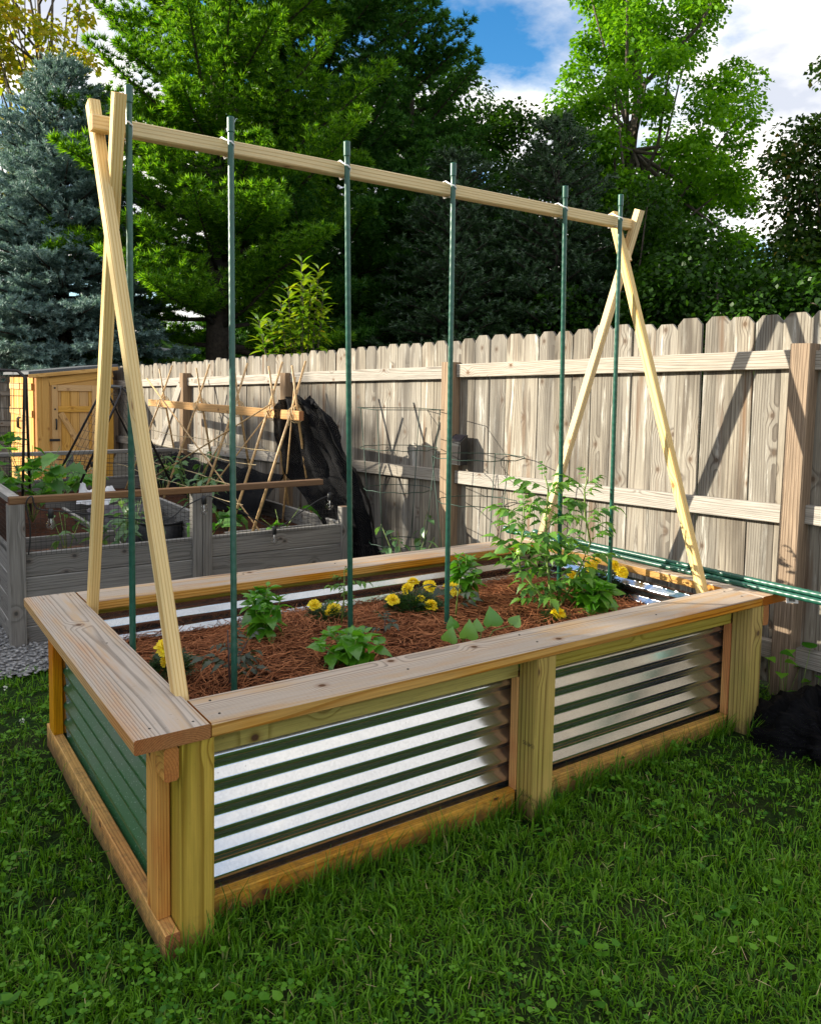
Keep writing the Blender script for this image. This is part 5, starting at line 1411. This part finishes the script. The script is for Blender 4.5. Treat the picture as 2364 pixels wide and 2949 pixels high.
# ------------------------------------------------------------------ woods: the far tree line and the belt that shades the garden
def woods(name, centres, nleaf, leaf, mat, label, seed):
    global rng
    keep = rng; rng = np.random.default_rng(seed)
    V0 = []; 
    C = np.array([c[:3] for c in centres]); r = np.array([c[3] for c in centres])
    # a dark core to each crown, leaves outside
    T = []; F = []
    for i in range(5):
        for j in range(8):
            a = 2 * math.pi * j / 8; e = -1.3 + 2.6 * i / 4; T.append((math.cos(a) * math.cos(e), math.sin(a) * math.cos(e), math.sin(e)))
    for i in range(4):
        for j in range(8): F.append((i * 8 + j, i * 8 + (j + 1) % 8, (i + 1) * 8 + (j + 1) % 8, (i + 1) * 8 + j))
    v1, f1 = stamp(np.array(T), np.array(F), C, np.tile(np.eye(3), (len(C), 1, 1)), r * .82)
    ci = np.repeat(np.arange(len(C)), nleaf); n = len(ci); u = unit(rng.normal(size=(n, 3))); q = .78 + .32 * rng.random(n) ** 1.5
    P = C[ci] + u * (r[ci] * q)[:, None]
    v2, f2 = stamp(LEAFQ[0], LEAFQ[1], P, bases(u + rng.normal(0, .5, (n, 3)) + np.array([0, 0, -.3])), rng.uniform(.7, 1.3, n) * leaf)
    V, F = merge([(v1, f1), (v2, f2)])
    tag(soup(name, V, F, mat), label, kind='stuff')
    rng = keep
su = np.array([.788, -.616]); sn = np.array([.616, .788])
def belt():
    c = []
    g = np.random.default_rng(77)
    for s, t0, t1, top in ((-23.0, -14.0, 6.2, 9.05), (-23.0, 18.5, 27.0, 9.4)):
        t = t0
        while t < t1:
            k = top + .30 * math.sin(t * 1.3) + .30 * g.normal() + (.55 if -4 < t < .9 else 0)
            for z, r in ((k - .9, .95), (k - 2.4, 1.5), (k - 4.6, 1.8), (k - 7.2, 1.9)):
                if z < .2: continue
                p = su * (s + g.normal(0, .3)) + sn * (t + g.normal(0, .15)); c.append((p[0], p[1], z, r))
            t += .95
    woods('woods_belt', c, 120, .34, 'shade_tree', 'belt of tall trees beyond the garden that throws it into shade', 5)
belt()
def far_woods():
    c = []; g = np.random.default_rng(9)
    for k in range(120):
        a = R(14 + 84 * (k + g.uniform(-.4, .4)) / 120); d = g.uniform(40, 58); z = g.uniform(1.0, 3.6)
        c.append((math.cos(a) * d, math.sin(a) * d, z, g.uniform(1.6, 2.6)))
    woods('far_woods', c, 110, .42, 'shade_tree', 'distant line of trees along the horizon', 6)
far_woods()

# ------------------------------------------------------------------ lawn
def inside_bed(x, y): return (x > -0.05) & (x < 2.54) & (y > 0.085) & (y < 1.50) | ((x > -0.06) & (x < 0.01) & (y > -0.01) & (y < 1.51)) | ((y > -.01) & (y < .1) & (((x > 0) & (x < .09)) | ((x > 1.19) & (x < 1.29)) | ((x > 2.39) & (x < 2.49))))
def lawn_points(n, near=2.1):
    """random points on the lawn in front of and beside the bed, thinning with distance"""
    out_ = []
    while sum(len(o) for o in out_) < n:
        m = n * 3
        x = rng.uniform(-3.6, 4.8, m); y = rng.uniform(-1.9, 2.62, m)
        d = np.hypot(x + .63, y + 1.92)
        yaw = np.arctan2(y + 1.92, x + .63)
        ok = (~inside_bed(x, y)) & (yaw > R(-6)) & (yaw < R(142)) & (d > .9) & (rng.random(m) < np.where((yaw > R(17)) & (yaw < R(96)), 1.0, .30)) & (rng.random(m) < np.clip((near / d) ** 1.6, .10, 1.0))
        ok &= ~((x > 2.84) & (y > -.2) & (x > 3.0 - .087 * y)) & (y < 2.50 + .05 * np.sin(7 * x) + rng.normal(0, .05, m))
        out_.append(np.stack([x[ok], y[ok], gza(y[ok])], 1))
    return np.concatenate(out_)[:n]
def lawn():
    N = 172000
    Cn = lawn_points(N // 20); ci = np.repeat(np.arange(len(Cn)), 20)
    ca = rng.uniform(0, 6.28, N); cr = .036 * np.sqrt(rng.random(N)) * rng.uniform(.4, 1.3, len(Cn))[ci]
    P = Cn[ci] + np.stack([np.cos(ca) * cr, np.sin(ca) * cr, np.zeros(N)], 1)
    okk = ~inside_bed(P[:, 0], P[:, 1]); P = P[okk]; ca = ca[okk]; N = len(P)
    pn = .5 + .5 * np.sin(2.3 * P[:, 0] + 1.1 * np.sin(3 * P[:, 1])) * np.cos(2.9 * P[:, 1] + .7)
    worn = np.exp(-((P[:, 0] - 1.9) / .45) ** 2 - ((P[:, 1] + .42) / .16) ** 2)
    keepm = rng.random(N) > worn * .75; P = P[keepm]; pn = pn[keepm]; ca = ca[keepm]; n = len(P)
    a = ca + rng.normal(0, .9, n)
    h = rng.gamma(5, .0076, n) * (.75 + .45 * pn); h = np.clip(h, .015, .105)
    lean = np.clip(rng.normal(1.12, .5, n), .05, 1.9)
    w = rng.uniform(.0012, .0029, n)
    dx = np.stack([np.cos(a), np.sin(a), np.zeros(n)], 1); sd = np.stack([-np.sin(a), np.cos(a), rng.normal(0, .3, n)], 1)
    up = np.array([0, 0, 1.])
    m1 = P + dx * (h * .40 * np.sin(lean * .7))[:, None] + up * (h * .52 * np.cos(lean * .55))[:, None]
    m2 = P + dx * (h * np.sin(lean) * .85)[:, None] + up * (h * np.clip(np.cos(lean), .10, 1) * .9)[:, None]
    b = P - up * .012
    V = np.stack([b - sd * w[:, None], b + sd * w[:, None], m1 + sd * (w * .85)[:, None], m1 - sd * (w * .85)[:, None], m2 + sd * .0002, m2 - sd * .0002], 1).reshape(-1, 3)
    F = (np.array([(0, 1, 2, 3), (3, 2, 4, 5)])[None] + (np.arange(n) * 6)[:, None, None]).reshape(-1, 4)
    edge = []
    for x0, y0, x1, y1, m_ in ((.0, .06, 2.4, .06, 900), (-.05, 0, -.05, 1.5, 600), (-.05, -.02, .1, -.02, 110), (1.18, -.012, 1.30, -.012, 90), (2.38, -.012, 2.5, -.012, 90)):
        q = rng.random(m_); edge.append(np.stack([x0 + (x1 - x0) * q + rng.normal(0, .006, m_), y0 + (y1 - y0) * q - np.abs(rng.normal(0, .012, m_)), np.zeros(m_)], 1))
    E = np.concatenate(edge); E = E[~inside_bed(E[:, 0], E[:, 1]) & (rng.random(len(E)) < .35 + .65 * (np.sin(E[:, 0] * 17) * np.sin(E[:, 1] * 13 + 1) > -.1))]
    m_ = len(E); a = rng.uniform(0, 6.28, m_); hh = rng.uniform(.05, .12, m_); s2 = np.stack([-np.sin(a), np.cos(a), np.zeros(m_)], 1) * .0018; ln = np.stack([np.cos(a), np.sin(a) - .4, np.zeros(m_)], 1)
    V2 = np.stack([E - s2, E + s2, E + ln * (hh * .2)[:, None] + up * (hh * .6)[:, None] + s2 * .8, E + ln * (hh * .2)[:, None] + up * (hh * .6)[:, None] - s2 * .8, E + ln * (hh * .55)[:, None] + up * hh[:, None] + s2 * .1, E + ln * (hh * .55)[:, None] + up * hh[:, None] - s2 * .1], 1).reshape(-1, 3)
    F2 = (np.array([(0, 1, 2, 3), (3, 2, 4, 5)])[None] + (np.arange(m_) * 6)[:, None, None]).reshape(-1, 4)
    V, F = merge([(V, F), (V2, F2)])
    tag(soup('grass', V, F, 'grass'), 'mown green lawn grass around the timber raised bed', kind='stuff')
    # clover and broad-leaved weeds among the blades
    nc = 2400
    Q = lawn_points(nc * 3, 2.6)
    cl = np.sin(2.1 * Q[:, 0] + 4) * np.sin(3.3 * Q[:, 1] + 1.3 * Q[:, 0]) + .9 * (Q[:, 0] < .1) + rng.normal(0, .35, len(Q))
    Q = Q[np.argsort(-cl)[:nc]]
    T = [(0, 0, 0), (.25, .33, .05), (.62, .50, .08), (.95, .33, .04), (.88, 0, .0), (.95, -.33, .04), (.62, -.50, .08), (.25, -.33, .05)]
    F = [(0, 1, 2, 4), (2, 3, 4, 4), (0, 4, 6, 7), (4, 5, 6, 6)]
    F = [(0, 1, 2, 4), (0, 4, 6, 7)]
    T = [(0, 0, 0), (.35, .40, .08), (.92, .38, .06), (0, 0, 0), (.84, 0, .0), (0, 0, 0), (.92, -.38, .06), (.35, -.40, .08)]
    PP = []; DD = []; SS = []
    for k in range(3):
        a = rng.uniform(0, 6.28, len(Q)) if k == 0 else a + 2.09 + rng.normal(0, .1, len(Q))
        if k == 0: hh = rng.uniform(.022, .062, len(Q)); sz = rng.uniform(.008, .020, len(Q)); tl = rng.normal(.1, .45, len(Q))
        PP.append(Q + np.stack([np.cos(a) * .002, np.sin(a) * .002, hh], 1)); DD.append(np.stack([np.cos(a), np.sin(a), tl + rng.normal(0, .12, len(Q))], 1)); SS.append(sz)
    V, FF = stamp(T, F, np.concatenate(PP), bases(np.concatenate(DD)), np.concatenate(SS))
    tag(soup('clover', V, FF, 'clover'), 'patches of clover growing through the lawn', kind='stuff')
    # rounder weed leaves (ground ivy, violets), scattered in clumps
    nk = 90; K = lawn_points(nk, 3.0); m = 7
    ci = np.repeat(np.arange(nk), m); n2 = len(ci)
    Q = K[ci] + np.stack([rng.normal(0, .035, n2), rng.normal(0, .035, n2), rng.uniform(.03, .075, n2)], 1)
    Q = Q[~inside_bed(Q[:, 0], Q[:, 1])]; n2 = len(Q)
    ang = np.linspace(0, 2 * math.pi, 10, endpoint=False)
    T = [(0, 0, -.06)] + [(math.cos(q) * (.5 if k % 2 else .56) + (.0 if k else -.18), math.sin(q) * (.5 if k % 2 else .56), .05 * math.cos(2 * q)) for k, q in enumerate(ang + math.pi)]
    F = [(0, 1 + k, 1 + (k + 1) % 10, 1 + (k + 2) % 10) for k in range(0, 10, 2)]
    a = rng.uniform(0, 6.28, n2)
    V, FF = stamp(T, F, Q, bases(np.stack([np.cos(a), np.sin(a), rng.normal(.0, .3, n2)], 1)), rng.uniform(.010, .026, n2))
    tag(soup('lawn_weeds', V, FF, 'clover'), 'round leaved weeds scattered through the lawn', kind='stuff')
    # dry clippings
    n3 = 420; Q = lawn_points(n3, 2.4) + np.array([0, 0, .03]); a = rng.uniform(0, 6.28, n3)
    V, FF = stamp([(-.5, -.5, 0), (.5, -.5, .1), (.5, .5, .1), (-.5, .5, 0)], [(0, 1, 2, 3)], Q, bases(np.stack([np.cos(a), np.sin(a), rng.normal(0, .4, n3)], 1)), np.stack([rng.uniform(.015, .045, n3), rng.uniform(.0008, .0016, n3), np.full(n3, .02)], 1))
    tag(soup('dry_clippings', V, FF, 'straw' if 'straw' in MAT else 'twine'), 'dry straw coloured clippings in the lawn', kind='stuff')
    # white clover heads
    n4 = 46; Q = lawn_points(2500, 3.0); Q = Q[(Q[:, 0] < .0) & (Q[:, 1] > 1.05)][:n4 // 2]; n4 = len(Q)
    m = 14; ci = np.repeat(np.arange(n4), m); u = unit(rng.normal(size=(n4 * m, 3)) + np.array([0, 0, .3]))
    P = Q[ci] + np.array([0, 0, .065]) + u * .004
    V, FF = stamp(LEAFQ[0], LEAFQ[1], P, bases(u), np.full(n4 * m, .009))
    tag(soup('clover_flowers', V, FF, 'white_petal'), 'small white clover heads in the lawn at the left', kind='stuff')
lawn()
def fence_weeds():
    t = thing('fence_weed', (2.90, .0, 0), 'dark leafy weed at the foot of the nearest fence post', 'weed')
    me = leaf_mesh('ivy', 'clover', .05, .055, HEART, .2, .3)
    for k in range(26):
        p = (2.72 + rng.uniform(0, .35), -.18 + rng.uniform(0, .34), rng.uniform(.05, .34)); a = rng.uniform(0, 6.28)
        if p[0] > 2.86 and p[2] > .3: continue
        tube('stem', [(2.80 + (p[0] - 2.8) * .5, p[1], 0), (p[0], p[1], p[2])], .0016, 'stem', t, 4)
        place('leaf', me, t, p, (math.cos(a) - .6, math.sin(a) - .5, .1), (0, 0, 1), rng.uniform(.7, 1.2))
fence_weeds()

for o in bpy.data.objects:
    if 'wl' in o: del o['wl']
